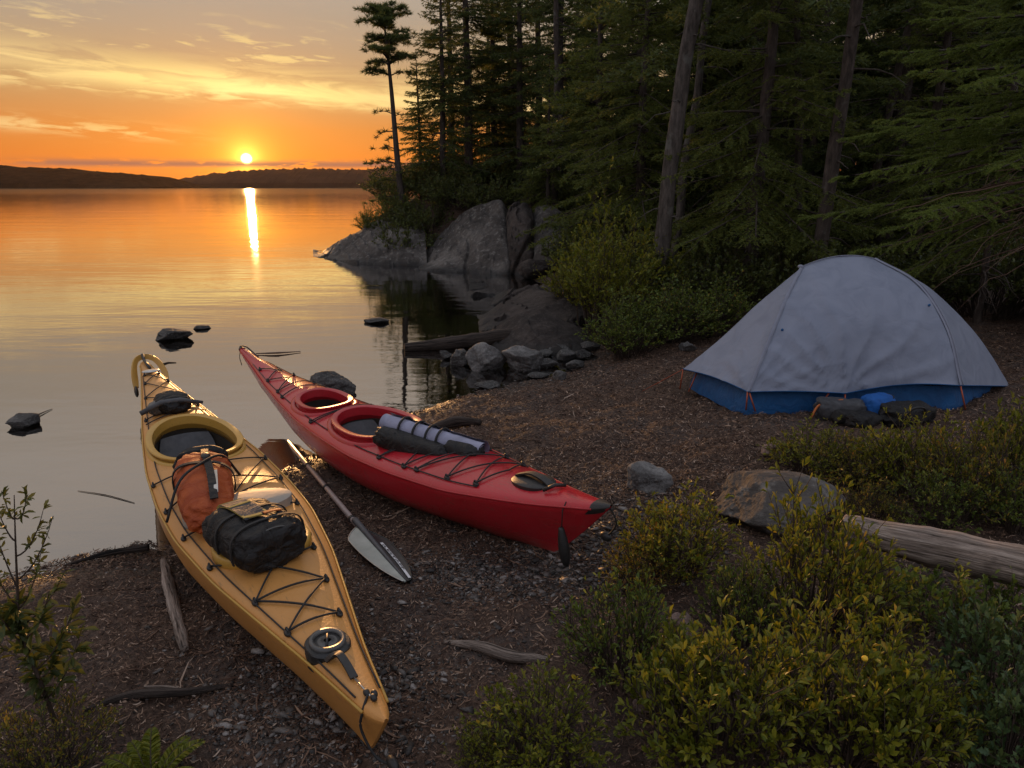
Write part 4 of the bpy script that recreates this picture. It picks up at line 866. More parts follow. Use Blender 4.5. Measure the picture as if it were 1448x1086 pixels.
MB().add(*lump(24, 30, (.035, .12, .085), .6, .8, 8, .10)).build('roll_closure', MAT['black_cloth'], b1).location = (-.345, 0, -.005)
b2 = thing('duffel_bag', 'black duffel bag with yellow trim lying nearest on the yellow kayak deck', 'bag', M=on_deck(KY, .776, -.045, .078, R(12)))
MB().add(*lump(64, 64, (.215, .162, .112), .42, .68, 14, .07, (.016, 22))).build('bag_body', MAT['black_cloth'], b2)
strap([(-.212, -.02, .05), (-.17, -.02, .104), (-.05, -.02, .124), (.08, -.02, .124)], .052, .004, 'top_panel', MAT['grey_cloth'], b2)
strap([(-.20, -.02, .078), (-.172, -.02, .104)], .054, .006, 'trim', MAT['trim_yellow'], b2)
for y_ in (-.068, .028): strap([(-.18, y_, .096), (-.08, y_, .122), (.07, y_, .126)], .005, .003, 'trim', MAT['trim_yellow'], b2)
strap([(.06, -.070, .126), (.078, -.04, .130), (.082, .0, .130)], .009, .003, 'trim', MAT['trim_yellow'], b2)
strap([(.082, .01, .130), (.075, .055, .124), (.06, .10, .108)], .009, .003, 'trim', MAT['trim_orange'], b2)
strap([(-.08, -.070, .124), (-.08, .030, .126)], .007, .004, 'trim', MAT['trim_yellow'], b2)
belts(b2, [(-.02, 0), (.12, .0)], (.215, .162, .112), MAT['black_cord'], .007, 'strap', .003, .68)
zp = [(.19, .115 * math.cos(a) - .01, .015 + .085 * math.sin(a)) for a in np.linspace(.3, np.pi - .3, 12)]
MB().add(*tube(np.array(zp), .004, 6)).build('zip', MAT['lid_grey'], b2)
b2.scale = (.90, .84, .78)
b3 = thing('stuff_sack', 'small black sack tucked under bungees behind the yellow cockpit', 'bag', M=on_deck(KY, .318, -.005, .05, R(0)))
MB().add(*lump(40, 40, (.135, .105, .065), .7, .8, 21, .10, (.02, 20))).build('bag_body', MAT['black_cloth'], b3)
MB().add(*lump(20, 24, (.05, .06, .045), .8, .8, 22, .10)).build('mesh_pocket', MAT['lid_grey'], b3).location = (.03, -.09, -.015)
MB().add(*tube([(.10, -.20, -.02), (.10, -.08, .03), (.115, .03, .035), (.125, .16, .0)], [.016, .018, .016, .010], 8)).build('pump_tube', MAT['grey_pad'], b3)
# mat roll on red kayak
pa = at_z(545, 597, .52); pb = at_z(683, 640, .48)
ax = Vector(pb - pa); Lr = ax.length; mid = Vector((pa + pb) / 2)
Mr = Matrix.Translation(mid) @ ax.to_track_quat('X', 'Z').to_matrix().to_4x4()
rm = thing('sleeping_mat', 'pale lavender rolled mat strapped with black bands on the red kayak', 'rolled mat', M=Mr)
def roll(L, r, turns, n=140, m=24):
    """spiral roll with thickness"""
    a = np.linspace(0, turns * 2 * np.pi, n); rr = r * (.35 + .65 * a / a.max()); xs = np.linspace(-L / 2, L / 2, m)
    A, Xg = np.meshgrid(a, xs, indexing='ij'); Rr = rr[:, None] * (1 - .06 * np.exp(-((((Xg / L + .5) * 5) % 1 - .5) / .12) ** 2)) + 0 * Xg
    wob = 1 + .03 * vnoise(np.stack([Xg * 14, np.cos(A) * 1.5, np.sin(A) * 1.5], -1), 4)
    V = np.stack([Xg, Rr * wob * np.cos(A), Rr * wob * np.sin(A)], -1)
    return V, grid_faces(n, m)
V, Fq = roll(Lr, .060, 3.2); MB().add(V, Fq).build('mat_body', MAT['lav_cloth'], rm)
for x in (-.28, -.13, .0, .11):
    a = np.arange(24) * 2 * np.pi / 24; P = np.stack([np.full(24, x * Lr), 0.0615 * np.cos(a), .0615 * np.sin(a)], -1)
    mb = MB(); mb.add(*sweep_band(P, .010, .003) if False else tube(P, .0065, 6, True)); mb.build('strap', MAT['black_cord'], rm)
MB().add(*lump(30, 30, (.10, .058, .05), .5, .8, 5, .1)).build('end_pocket', MAT['black_cloth'], rm).location = (Lr * .36, -.035, -.012)
b4 = thing('dry_bag', 'slim black bag lying against the lavender mat on the red kayak', 'bag', M=Mr @ Matrix.Translation((-.10 * Lr, -.085, -.042)))
MB().add(*lump(50, 36, (Lr * .36, .056, .056), .35, .8, 31, .07, (.02, 26))).build('bag_body', MAT['black_cloth'], b4)
MB().add(*tube([(-.1, -.052, -.02), (-.1, -.02, .052), (-.1, .04, .04)], .006, 6)).build('strap', MAT['black_cord'], b4)
# ------------------------------------------------------------------ paddle
def paddle():
    pt = gp(575, 826) + (0, 0, .012); pj = gp(503, 752) + (0, 0, .050); pe = at_z(405, 622, -.02)
    root = thing('paddle', 'kayak paddle with a pale blade lying on the beach between the kayaks', 'paddle', loc=tuple(pj))
    pt, pe = pt - pj, pe - pj
    end = pe * 1.0; V, Fq = tube(np.array([pe, pe * .66, pe * .33, -pe * .02]), .0145, 10); MB().add(V, Fq).build('shaft', MAT['shaft'], root)
    for f in (.03, .33, .60):
        c = pe * f; d = nrm(pe); MB().add(*tube(np.array([c - d * .012, c + d * .012]), .0185, 10)).build('ferrule', MAT['black_rub'], root)
    # blade: dihedral spoon, frame X along the blade, Y across
    X = nrm(pt); Y = nrm(np.cross((0, 0, 1.), X)); Z = np.cross(X, Y); L = np.linalg.norm(pt)
    def P(s, y, dz): return X * (s * L) + Y * y + Z * dz
    s = np.linspace(0, 1, 26)
    wl = .006 + .085 * np.clip((s - .10) / .16, 0, 1) ** .6 * (1 - np.clip((s - .30) / .72, 0, 1) ** 2.0) ** .8        # broad side (nearer the viewer)
    wr = .006 + .062 * np.clip((s - .16) / .25, 0, 1) ** .8 * (1 - np.clip((s - .55) / .50, 0, 1) ** 2.6) ** .9
    rid = .012 * (1 - s) + .004
    for nm, w, sg, mt in (('blade_face', wl, -1, MAT['blade']), ('blade_face', wr, 1, MAT['blade_dark'])):
        cols = [np.array([P(a, sg * f * b, c * (1 - f) - .004 * f + .010 * f * f) for a, b, c in zip(s, w, rid)]) for f in np.linspace(0, 1, 8)]
        G = np.array(cols); n = G.shape[0] * G.shape[1]; fq = grid_faces(8, 26)
        o = MB().add(np.concatenate([G.reshape(-1, 3), (G - Z * .004).reshape(-1, 3)]), [fq, fq[:, ::-1] + n]).build(nm, mt, root)
        MB().add(*tube(G[-1], .003, 6)).build('blade_edge', MAT['metal'] if sg < 0 else MAT['blade_dark'], root)
    MB().add(*tubes(np.array([[P(a, 0, .010 * (1 - a) + .004) for a in s]]), (.0155 * (1 - s) ** .8 + .002)[None], 8)).build('blade_spine', MAT['grey_pad'], root)
    # printed stripe and lettering on the dark side
    st = [P(a, b, .0075) for a, b in ((.46, .026), (.99, .004), (.995, .020), (.90, .030), (.60, .046), (.49, .044))]
    z_at = lambda a, y: P(a, y, (.012 * (1 - a) + .004) * (1 - y / .06) * 1 + .004)
    fs = np.linspace(.44, .985, 14); up = np.array([z_at(a, .022 - .012 * max(0, a - .75) * 3 + .016 * (1 - .3 * a)) for a in fs]); lo = np.array([z_at(a, .022 - .012 * max(0, a - .75) * 3) for a in fs])
    MB().add(np.concatenate([lo, up]), grid_faces(2, 14)).build('printed_stripe', MAT['white'], root)
    cu = bpy.data.curves.new('lettering', 'FONT'); cu.body = '(LESTAFF'; cu.size = .020; cu.extrude = .0004
    to = bpy.data.objects.new('lettering', cu); C.objects.link(to); bpy.context.view_layer.update()
    me = bpy.data.meshes.new_from_object(to.evaluated_get(bpy.context.evaluated_depsgraph_get())); bpy.data.objects.remove(to)
    me.materials.clear(); me.materials.append(MAT['blade_dark'])
    wmax = max(v.co.x for v in me.vertices)
    for v in me.vertices:
        a = .47 + .40 * v.co.x / wmax; y = .0235 + v.co.y * .62 - .012 * max(0, a - .75) * 3; v.co = Vector(z_at(a, y) + Z * (.0018 + v.co.z))
    lo_ = bpy.data.objects.new('lettering', me); C.objects.link(lo_); lo_.parent = root
paddle()
# ------------------------------------------------------------------ tent
def tent():
    A = at_z(1055, 578, .27); B = at_z(1360, 581, .27); V1 = at_y(966, 522, 5.45); V2 = at_y(1428, 546, 5.25)
    KL = at_y(1133, 377, 5.35); KRt = at_y(1236, 366, 5.40); KRt2 = at_y(1180, 362, 5.4)
    base = Vector(((A[0] + B[0]) / 2, 5.35, hz(2.3, 5.2))); b0 = np.array(base)
    A2 = A + (.42, 1.45, .04); B2 = B + (.12, 1.65, .04)
    root = thing('tent', 'grey lavender dome tent with a blue floor pitched at the forest edge', 'tent', loc=tuple(base))
    L = lambda p: np.asarray(p, float) - b0
    A, B, V1, V2, KL, KRt, A2, B2, KM = map(L, (A, B, V1, V2, KL, KRt, A2, B2, KRt2))
    hem = lambda p, z: np.array([p[0], p[1], z])
    zA = L(at_y(1057, 554, A[1] + b0[1]))[2]; zB = L(at_y(1347, 545, B[1] + b0[1]))[2]
    n = 40
    def arc(p0, via, p1): return spline([p0, *via, p1], n)
    Af = hem(A * 1.0, zA); Bf = hem(B, zB); Bf[0] -= .04
    A2f = hem(A2, zA + .03); B2f = hem(B2, zB + .03)
    def via(p0, p1, bulge, f=.5, up=.0):
        m = p0 * (1 - f) + p1 * f; return m + np.array(bulge)
    rA = arc(Af, [via(Af, KL, (-.015, -.03, .025), .36), via(Af, KL, (-.015, -.02, .03), .7)], KL)
    rB = arc(Bf, [via(Bf, KRt, (.085, -.06, .075), .36), via(Bf, KRt, (.095, -.05, .085), .70)], KRt)
    rA2 = arc(A2f, [via(A2f, KL, (.10, .04, .03), .36), via(A2f, KL, (.07, .03, .04), .7)], KL)
    rB2 = arc(B2f, [via(B2f, KRt, (.05, .05, .05), .36), via(B2f, KRt, (.05, .04, .06), .7)], KRt)
    mid_peg = L(at_y(1195, 556, A[1] + b0[1] - .03))
    m = MB(); nu = 61
    u = np.linspace(0, 1, nu); s = np.linspace(0, 1, n)
    def panel(r0, r1, bottom, top, bulge, out, wr_pts, flip=False, pw=2.2):
        G = np.zeros((nu, n, 3))
        for j in range(n):
            lin = r0[j][None] * (1 - u[:, None]) + r1[j][None] * u[:, None]
            kb = (1 - s[j]) ** pw
            dbot = bottom - (r0[0][None] * (1 - u[:, None]) + r1[0][None] * u[:, None])
            dtop = top - (r0[-1][None] * (1 - u[:, None]) + r1[-1][None] * u[:, None])
            G[:, j] = lin + dbot * kb + dtop * s[j] ** 3 + np.asarray(out) * (bulge * 4 * u * (1 - u) * math.sin(math.pi * s[j]) )[:, None]
        D = np.zeros((nu, n))
        for w, amp, fr, ln in wr_pts:
            d = G - w; r = np.linalg.norm(d, axis=-1) + 1e-6; th = np.arctan2(d[..., 2], d @ np.array([.97, .24, 0]))
            D += amp * ((1 - np.abs(np.sin(th * fr * .5 + .9 * vnoise(G * 3, 8)))) ** 2.2 * 1.7 - .45) * np.exp(-r / ln) * np.clip(r / .12, 0, 1)
        D += .006 * fbm(G * 3.1, 3, 5)
        G = G + D[..., None] * np.asarray(out)
        fq = grid_faces(nu, n); m.add(G, fq if not flip else fq[:, ::-1]); return G
    bl = lambda p, q, sag: p[None] * (1 - u[:, None]) + q[None] * u[:, None] + np.array([0, 0, 1.]) * (sag * 4 * u * (1 - u))[:, None]
    um = .48
    bot = np.where(u[:, None] < um, Af + (mid_peg - Af) * (u / um)[:, None], mid_peg + (Bf - mid_peg) * ((u - um) / (1 - um))[:, None])
    bot[:, 2] += np.where(u < um, .010 * np.sin(np.pi * u / um), .035 * np.sin(np.pi * (u - um) / (1 - um)) )
    top = bl(KL, KRt, .0); tz = KM[2] - (KL[2] + KRt[2]) / 2; top[:, 2] += tz * 4 * u * (1 - u) * 1.05
    front = panel(rA, rB, bot, top, .10, (0, -.93, .36), [(mid_peg, .030, 17, .55), (Af, .020, 24, .36), (Bf, .014, 20, .3)])
    panel(rA2, rB2, bl(A2f, B2f, .03), top, .10, (0, .93, .36), [], True)
    botL = np.where(u[:, None] < .5, A2f + (V1 - A2f) * (u / .5)[:, None], V1 + (Af - V1) * ((u - .5) / .5)[:, None])
    botL[:, 2] += .02 * np.abs(np.sin(2 * np.pi * u))
    topL = np.repeat(KL[None], nu, 0)
    panel(rA2, rA, botL, topL, .0, (-.9, 0, .4), [(Af, .022, 17, .38), (V1, .010, 20, .3)], pw=1.1)
    botR = np.where(u[:, None] < .5, Bf + (V2 - Bf) * (u / .5)[:, None], V2 + (B2f - V2) * ((u - .5) / .5)[:, None])
    panel(rB, rB2, botR, np.repeat(KRt[None], nu, 0), .02, (.9, 0, .4), [(V2, .006, 20, .3)], pw=1.1)
    m.build('rain_fly', MAT['fly'], root)
    # seams and the pole sleeves under the fly
    for r, w in ((rA, .012), (rB, .010)):
        off = r + np.array([0, -.008, .006])
        strap(off[::3], w, .0015, 'pole_sleeve', MAT['fly_trim'], root, side=(.96, .2, .18))
        MB().add(*tube(off + (.010, -.006, .0), .0025, 5)).build('seam', MAT['fly_trim'], root)
    MB().add(*tube(top + (0, -.012, .002), .0035, 5)).build('seam', MAT['fly_trim'], root)
    hm = MB(); hm.add(*tube(bot + (0, -.006, 0), .004, 5)); hm.add(*tube(botL, .004, 5)); hm.add(*tube(botR, .004, 5)); hm.build('hem', MAT['tent_blue'], root)
    V, Fc = ico(2); MB().add(V * (.022, .022, .016) + KL + (-.005, 0, .0), Fc).build('pole_hub', MAT['fly_trim'], root)
    # blue inner tub: follows the hem a little inside and meets the ground
    g = -.012
    ft = MB(); foot = [A + (.0, .03, 0), B + (-.01, .03, 0), V2 + (-.10, .0, 0), B2, A2, V1 + (.06, .0, 0)]
    ring0 = []
    for p, q in zip(foot, foot[1:] + foot[:1]):
        for f in np.linspace(0, 1, 10, endpoint=False): ring0.append(p * (1 - f) + q * f)
    ring0 = np.array(ring0); c = ring0.mean(0); lay = []
    for zz, k in ((g, 1.0), (.03, .995), (.10, .975), (.22, .93)):
        q = c + (ring0 - c) * k; q[:, 2] = zz + (b0[2] * 0) + .004 * np.sin(np.arange(len(q)) * 1.9); lay.append(q)
    lay = np.array(lay); N = len(ring0); i = np.arange(3)
    ft.add(lay, [grid_faces(4, N), np.stack([i * N + N - 1, (i + 1) * N + N - 1, (i + 1) * N, i * N], -1)])
    ft.build('tent_floor', MAT['tent_blue'], root)
    # stakes, pole ends and guy lines
    pe = [(Af, A), (Af + (.01, 0, 0), A + (.055, -.03, 0)), (Bf, B + (.02, -.02, 0)), (mid_peg, mid_peg * (1, 1, 0) + (.0, -.05, 0)), (V1 + (.10, -.06, -.0), V1 * (1, 1, 0) + (.03, -.1, 0)), (mid_peg + (-.10, .02, .0), mid_peg * (1, 1, 0) + (-.24, -.05, 0)), (V1, V1 * (1, 1, 0) + (-.02, -.02, 0)), (V2, V2 * (1, 1, 0) + (.03, 0, 0))]
    for p, q in pe: MB().add(*tube(np.array([p, q + (0, 0, -.01)]), .0055, 6)).build('peg_strap', MAT['pole'], root)
    for u_, v_ in ((905, 555), (925, 545)): MB().add(*tube(np.array([V1, L(gp(u_, v_))]), .0025, 5)).build('guy_line', MAT['pole'], root)
    for (uu, ss) in ((.05, .42), (.955, .5)):
        p = front[int(uu * 60), int(ss * 39)]; MB().add(V * (.010, .004, .010) + p + (0, -.012, 0), Fc).build('loop_tab', MAT['tent_blue'], root)
tent()
def gear(name, label, cat, u, v, size, mat_, seed, rz=0, e1=.55, e2=.75, up=0, wr=.12, fold=(.03, 14)):
    p = gp(u, v); root = thing(name, label, cat, loc=(p[0], p[1] + size[1] * .6, hz(p[0], p[1])), rz=rz)
    MB().add(*lump(40, 40, size, e1, e2, seed, wr, fold)).build('bag_body', mat_, root).location = (0, 0, size[2] * .85 + up)
    return root
g1 = gear('backpack', 'grey and black backpack lying in front of the tent, left of the blue sack', 'backpack', 1193, 598, (.16, .10, .080), MAT['grey_cloth'], 41, -.2)
MB().add(*tube(spline([(-.20, -.08, .03), (-.16, -.05, .10), (-.10, -.03, .125), (0, -.02, .145)], 16), .008, 6)).build('shoulder_strap', MAT['trim_orange'], g1)
MB().add(*lump(30, 30, (.10, .08, .055), .6, .8, 44, .1)).build('pocket', MAT['black_cloth'], g1).location = (.02, -.075, .05)
g2 = gear('stuff_sack', 'bright blue rounded sack leaning on the tent among the dark bags', 'bag', 1243, 596, (.105, .080, .082), MAT['blue_cloth'], 42, .3, .45, .8, .02, .09, (.012, 9))
MB().add(*tube(spline([(.06, -.05, .14), (.085, -.04, .16), (.06, 0, .17)], 10), .005, 6)).build('drawstring', MAT['black_cord'], g2)
g3 = gear('duffel_bag', 'black duffel lying in front of the tent, right of the blue sack', 'bag', 1285, 602, (.17, .10, .075), MAT['black_cloth'], 43, .15)
MB().add(*tube(spline([(-.08, -.09, .06), (-.04, -.11, .13), (.04, -.11, .13), (.08, -.09, .06)], 16), .008, 6)).build('handle', MAT['black_rub'], g3)
g4 = gear('stuff_sack', 'low dark sack half under the shrub before the grey backpack', 'bag', 1224, 606, (.11, .08, .048), MAT['black_cloth'], 45, .3)
MB().add(*tube(spline([(.09, -.01, .05), (.125, 0, .06), (.14, .02, .05)], 8), .005, 6)).build('drawstring', MAT['black_cord'], g4)
# ------------------------------------------------------------------ conifers
def conifer_geo(seed, H, zb, Rm, nbr, nl, nw, dl, sp, droop=.35, blen=.34, prof=.85, top=0.55, az=None, r0=None, dead=0, lean=(0, 0), irregular=.35, wood=True, flat=.3, bz=-.12):
    rng = np.random.default_rng(seed)
    rel = np.sort(rng.random(nbr) ** .85); z0 = zb + (H - zb) * rel
    L = (Rm * (1 - rel) ** prof + .10) * rng.uniform(1 - irregular, 1.15, nbr)
    A = rng.uniform(0, 2 * np.pi, nbr) if az is None else rng.uniform(az[0], az[1], nbr)
    e0 = np.radians(-8 + 48 * rel ** 1.6 + rng.normal(0, 8, nbr))
    r0 = r0 or H * .013 + .02
    lean = np.array([lean[0], lean[1], 0.])
    def axis_pt(z): return np.stack([lean[0] * z / H, lean[1] * z / H, z], -1) + .012 * H * np.stack([vnoise(np.stack([z * .35, z * 0 + seed, z * 0], -1), 3), vnoise(np.stack([z * .35, z * 0 + seed, z * 0 + 7], -1), 4), z * 0], -1) * np.clip(z / H, 0, 1)[..., None]
    def sp_pt(i, s):
        h = L[i] * s; dz = h * np.sin(e0[i]) - droop * L[i] * (s ** 2 - .62 * s ** 3)
        hh = h * np.cos(e0[i])
        return axis_pt(z0[i]) + np.stack([hh * np.cos(A[i]), hh * np.sin(A[i]), dz], -1)
    zt = np.linspace(0, H, 26); tr = MB(); tp = axis_pt(zt); rr = r0 * (1 - zt / H) ** .8 + .006; rr[0] *= 1.35; rr[1] *= 1.1
    V, Fq = tube(tp, rr, 10); tr.add(V, Fq)
    ii = np.repeat(np.arange(nbr), 6).reshape(nbr, 6); ss = np.linspace(0, .95, 6)[None].repeat(nbr, 0)
    if wood: tr.add(*tubes(sp_pt(ii, ss), (.004 + .010 * L[:, None] * (1 - ss)), 4, False))
    if dead:
        zd = rng.uniform(.12 * H, max(zb, .3 * H), dead); ad = rng.uniform(0, 6.3, dead); ld = rng.uniform(.2, .9, dead) * Rm * .6
        s4 = np.linspace(0, 1, 5); P = axis_pt(zd)[:, None] + ld[:, None, None] * np.stack([np.cos(ad)[:, None] * s4 + .06 * rng.normal(size=(dead, 5)) * s4, np.sin(ad)[:, None] * s4 + .06 * rng.normal(size=(dead, 5)) * s4, (.05 * s4 - .35 * s4 ** 2)[None].repeat(dead, 0)], -1)
        tr.add(*tubes(P, (.010 * (1 - s4) + .002)[None].repeat(dead, 0), 4, False))
    # branchlets
    nb = np.maximum((L / sp).astype(int) * 2, 4); bi = np.repeat(np.arange(nbr), nb); n = len(bi)
    s = rng.uniform(.14, 1.0, n); s[rng.random(n) < .06] = 1.0
    p = sp_pt(bi, s); t = nrm(sp_pt(bi, s + .03) - sp_pt(bi, s - .03)); side = np.where(rng.random(n) < .5, 1., -1.)
    a = np.radians(rng.normal(50, 13, n)) * side * np.where(s > .97, .2, 1)
    lat = nrm(np.cross(t, np.array([0, 0, 1.]))); d = nrm(t * np.cos(a)[:, None] + lat * np.sin(a)[:, None] + np.array([0, 0, bz]) + rng.normal(0, .10, (n, 3)))
    bl = (blen * L[bi] * (1 - s) ** .75 * (.35 + .65 * np.minimum(1, s * 2.2)) + .05 + .03 * L[bi]) * rng.uniform(.6, 1.15, n)
    m = np.maximum((bl / dl).astype(int), 2); ni = np.repeat(np.arange(n), m); N = len(ni)
    f = rng.random(N); q = p[ni] + d[ni] * (bl[ni] * f)[:, None]; q[:, 2] -= .22 * bl[ni] * f ** 2
    la = nrm(np.cross(d[ni], np.array([0, 0, 1.]))); w = rng.uniform(0, 2 * np.pi, N)
    rad = la * np.cos(w)[:, None] + np.array([0, 0, 1.]) * (np.sin(w) * (1 - flat) + flat * .3)[:, None]
    nd = nrm(d[ni] * rng.uniform(.5, 1.1, N)[:, None] + rad); ln = nl * rng.uniform(.65, 1.15, N) * np.where(f > .9, .8, 1)
    wd = nrm(np.cross(nd, rng.normal(size=(N, 3)))) * nw
    Vn = np.stack([q - wd, q + wd, q + nd * ln[:, None] + wd * .15], 1).reshape(-1, 3)
    cr = MB().add(Vn, np.arange(3 * N).reshape(-1, 3))
    return tr, cr, N
def make_tree(name, label, cat, geo, mb, mc, loc=(0, 0, 0), rz=0, group=None):
    root = thing(name, label, cat, loc, rz, group); geo[0].build('trunk', mb, root); geo[1].build('crown', mc, root, smooth_=False); return root
def tree_at(root, x, y, rz=0, sc=1.0, label=None, group=None, tilt=(0, 0)): return dup(root, (x, y, hz(x, y) - .06), rz, sc, label, group, tilt)
# lone pine on the point: tufted plates at the top, stubs and a few ragged limbs below
def lone_pine():
    p0 = gp(571, 292); p0 = np.array([p0[0], 19.2, hz(-2.9, 19.2) - .05]); p0[0] = at_y(571, 292, 19.2)[0]
    tp = at_y(539, 8, 19.2); H = tp[2] - p0[2]; rng = np.random.default_rng(5)
    root = thing('pine_tree', 'tall thin lone pine with flat tufted crown leaning over the lake', 'tree', tuple(p0))
    ax_ = lambda f: np.array([(tp[0] - p0[0]) * (1.12 * f - .12 * f * f + .04 * math.sin(f * 7)), .25 * f, H * f])
    tr = MB(); fs = np.linspace(0, 1, 30); tr.add(*tube(np.array([ax_(f) for f in fs]), .088 * (1 - fs) ** .75 + .010, 9))
    limbs = []
    for f, L, n in ((.985, .35, 6), (.95, .55, 7), (.915, .70, 7), (.87, .95, 7), (.815, .75, 6), (.775, .85, 6), (.69, 1.15, 6), (.655, 1.0, 5), (.595, .85, 4)):
        for k in range(n): limbs.append((.70 + (f - .595) * .74 + rng.normal(0, .005), .84 * L * rng.uniform(.45, 1.15), rng.uniform(0, 6.3), .10 if f < .9 else .4, 1.0))
    for f, L, a, up in ((.52, .45, 3.0, .1), (.51, .35, .2, .1), (.455, .40, .3, .0), (.44, .55, 3.1, -.3), (.40, .3, 2.5, .1)): limbs.append((f, L, a, up, .25))
    for f, L, a, up in ((.355, .55, 3.2, .05), (.30, .5, 3.0, .0), (.285, .9, 3.3, -.05), (.25, .8, 2.8, .0), (.235, .7, .4, .05), (.20, .85, 3.4, -.1), (.17, .6, .2, 0), (.12, 1.0, 3.1, -.15)): limbs.append((f, L * .8, a, up, .5))
    q, dirs = [], []
    for f, L, a, up, den in limbs:
        s = np.linspace(0, 1, 6); P = ax_(min(f, 1))[None] + L * np.stack([np.cos(a) * s, np.sin(a) * s, up * s + .14 * np.sin(s * 3.0)], -1)
        tr.add(*tube(P, .022 * (1 - s) * min(1, L) + .006, 5))
        for k in range(int(19 * L * den) + 2):
            t = rng.uniform(.3, 1.05); c = ax_(min(f, 1)) + L * np.array([np.cos(a) * t, np.sin(a) * t, up * t + .14 * math.sin(t * 3.0)]) + rng.normal(0, (.12 * L * .9, .12 * L * .9, .025))
            n = 26; d = nrm(rng.normal(size=(n, 3)) * (1, 1, .55) + (np.cos(a) * .5, np.sin(a) * .5, .35)); q.append(c + d * .01); dirs.append(d)
    q = np.concatenate([np.broadcast_to(a, b.shape) for a, b in zip(q, dirs)]); d = np.concatenate(dirs); N = len(d)
    w = nrm(np.cross(d, rng.normal(size=(N, 3)))) * .0085; ln = rng.uniform(.09, .15, N)[:, None]
    cr = MB().add(np.stack([q - w, q + w, q + d * ln], 1).reshape(-1, 3), np.arange(3 * N).reshape(-1, 3))
    tr.build('trunk', MAT['bark'], root); cr.build('crown', MAT['needle'], root, smooth_=False)
lone_pine()
# front row of the point: individual conifers
FAR = dict(nl=.085, nw=.011, dl=.016, sp=.085)
S = [make_tree('spruce_tree', 'x', 'tree', conifer_geo(100 + i, H, zb, Rm, nb, droop=dr, dead=dd, irregular=ir, **FAR), MAT['bark'], MAT['needle'] if i != 4 else MAT['needle_warm'])
     for i, (H, zb, Rm, nb, dr, dd, ir) in enumerate([(7.5, .5, 1.7, 170, .30, 10, .35), (9.5, 1.0, 1.9, 190, .35, 16, .4), (11.0, 2.6, 1.8, 170, .28, 26, .5), (8.5, .3, 2.1, 210, .40, 8, .35), (6.0, .25, 1.6, 160, .38, 6, .3), (12.0, 4.2, 1.9, 150, .25, 34, .55)])]
proto_loc = []
_used = set()
def place(i, u, y, rz, sc, label, group=None, tilt=(0, 0)):
    x = at_y(u, 300, y)[0]
    if i not in _used:
        _used.add(i); o = S[i]; o.location = (x, y, hz(x, y) - .06); o.rotation_euler = (tilt[0], tilt[1], rz); o.scale = (sc, sc, sc); o['label'] = label
        if group: o['group'] = group
        return o
    return tree_at(S[i], x, y, rz, sc, label, group, tilt)
PG = 'conifers on the rocky point'
place(0, 628, 19.6, .3, .80, 'short spruce nearest to the lone pine on the point', PG)
place(4, 598, 20.4, 1.1, .62, 'lowest bushy spruce just right of the lone pine trunk', PG)
place(2, 664, 20.6, 2.0, .80, 'tall open spruce with a bare lower trunk above the big boulder', PG)
place(1, 640, 22.5, 4.0, .84, 'slender spruce standing behind the tall open one', PG)
place(3, 700, 21.5, .9, .86, 'broad dense spruce above the crest of the dome boulder', PG)
place(0, 735, 20.2, 2.6, .98, 'mid green spruce between the dome boulder and the cracked boulder', PG)
place(5, 788, 18.6, 1.4, .72, 'tall bare-trunked spruce rising behind the cracked boulder', PG, )
place(1, 760, 23.0, 5.1, .95, 'dark spruce in the second row over the cracked boulder', PG)
place(3, 830, 19.5, 3.3, .95, 'dense dark spruce right of the cracked boulder', PG)
place(2, 722, 24.5, .2, 1.0, 'tall thin spruce seen between the crowns on the point', PG)
place(4, 775, 17.0, 2.2, .62, 'low warm green hemlock overhanging the boulders', PG)
place(4, 845, 14.2, .5, 1.0, 'warm green hemlock behind the bright shoreline shrub', PG)
place(3, 895, 15.5, 4.4, 1.05, 'large dark spruce left of the leaning grey trunk', PG)
place(1, 950, 16.5, .8, 1.1, 'tall spruce directly behind the leaning grey trunk', PG)
rng = np.random.default_rng(77)
bgl = 'dark conifer in the dense forest wall behind the camp'
for y, us in ((27, (690, 735, 775, 815, 850, 890)), (23.5, (845, 900, 960, 1010, 1080, 1150, 1230, 1310, 1400)), (18.0, (1005, 1070, 1140, 1215, 1300, 1390, 1480)), (13.5, (985, 1050, 1110, 1190, 1270, 1350, 1440, 1540)), (30, (800, 900, 1000, 1100, 1200, 1320, 1440)), (11.2, (1250, 1330, 1420))):
    for k, u in enumerate(us):
        place([3, 0, 1, 3, 4, 1][int(rng.integers(6))], u + rng.uniform(-12, 12), y + rng.uniform(-.8, .8), rng.uniform(0, 6.3), rng.uniform(.85, 1.25), bgl, 'background forest conifers')
# mid-distance hemlock whose boughs hang in front of the trunks
HM = make_tree('hemlock_tree', 'warm green hemlock with sweeping boughs in front of the grey trunks', 'tree', conifer_geo(140, 6.2, .95, 1.55, 190, .045, .0055, .0085, .060, droop=.42, dead=14, blen=.36, irregular=.3), MAT['bark'], MAT['needle_warm'])
x = at_y(1068, 300, 9.3)[0]; HM.location = (x, 9.3, hz(x, 9.3) - .05)
dup(HM, (at_y(905, 300, 12.2)[0], 12.2, hz(3, 12.2)), 2.3, .95, 'warm green hemlock to the left of the leaning grey trunk')
dup(HM, (at_y(1300, 300, 9.6)[0], 9.6, hz(5.5, 9.6)), 4.1, .8, 'warm green hemlock in the shade behind the tent')
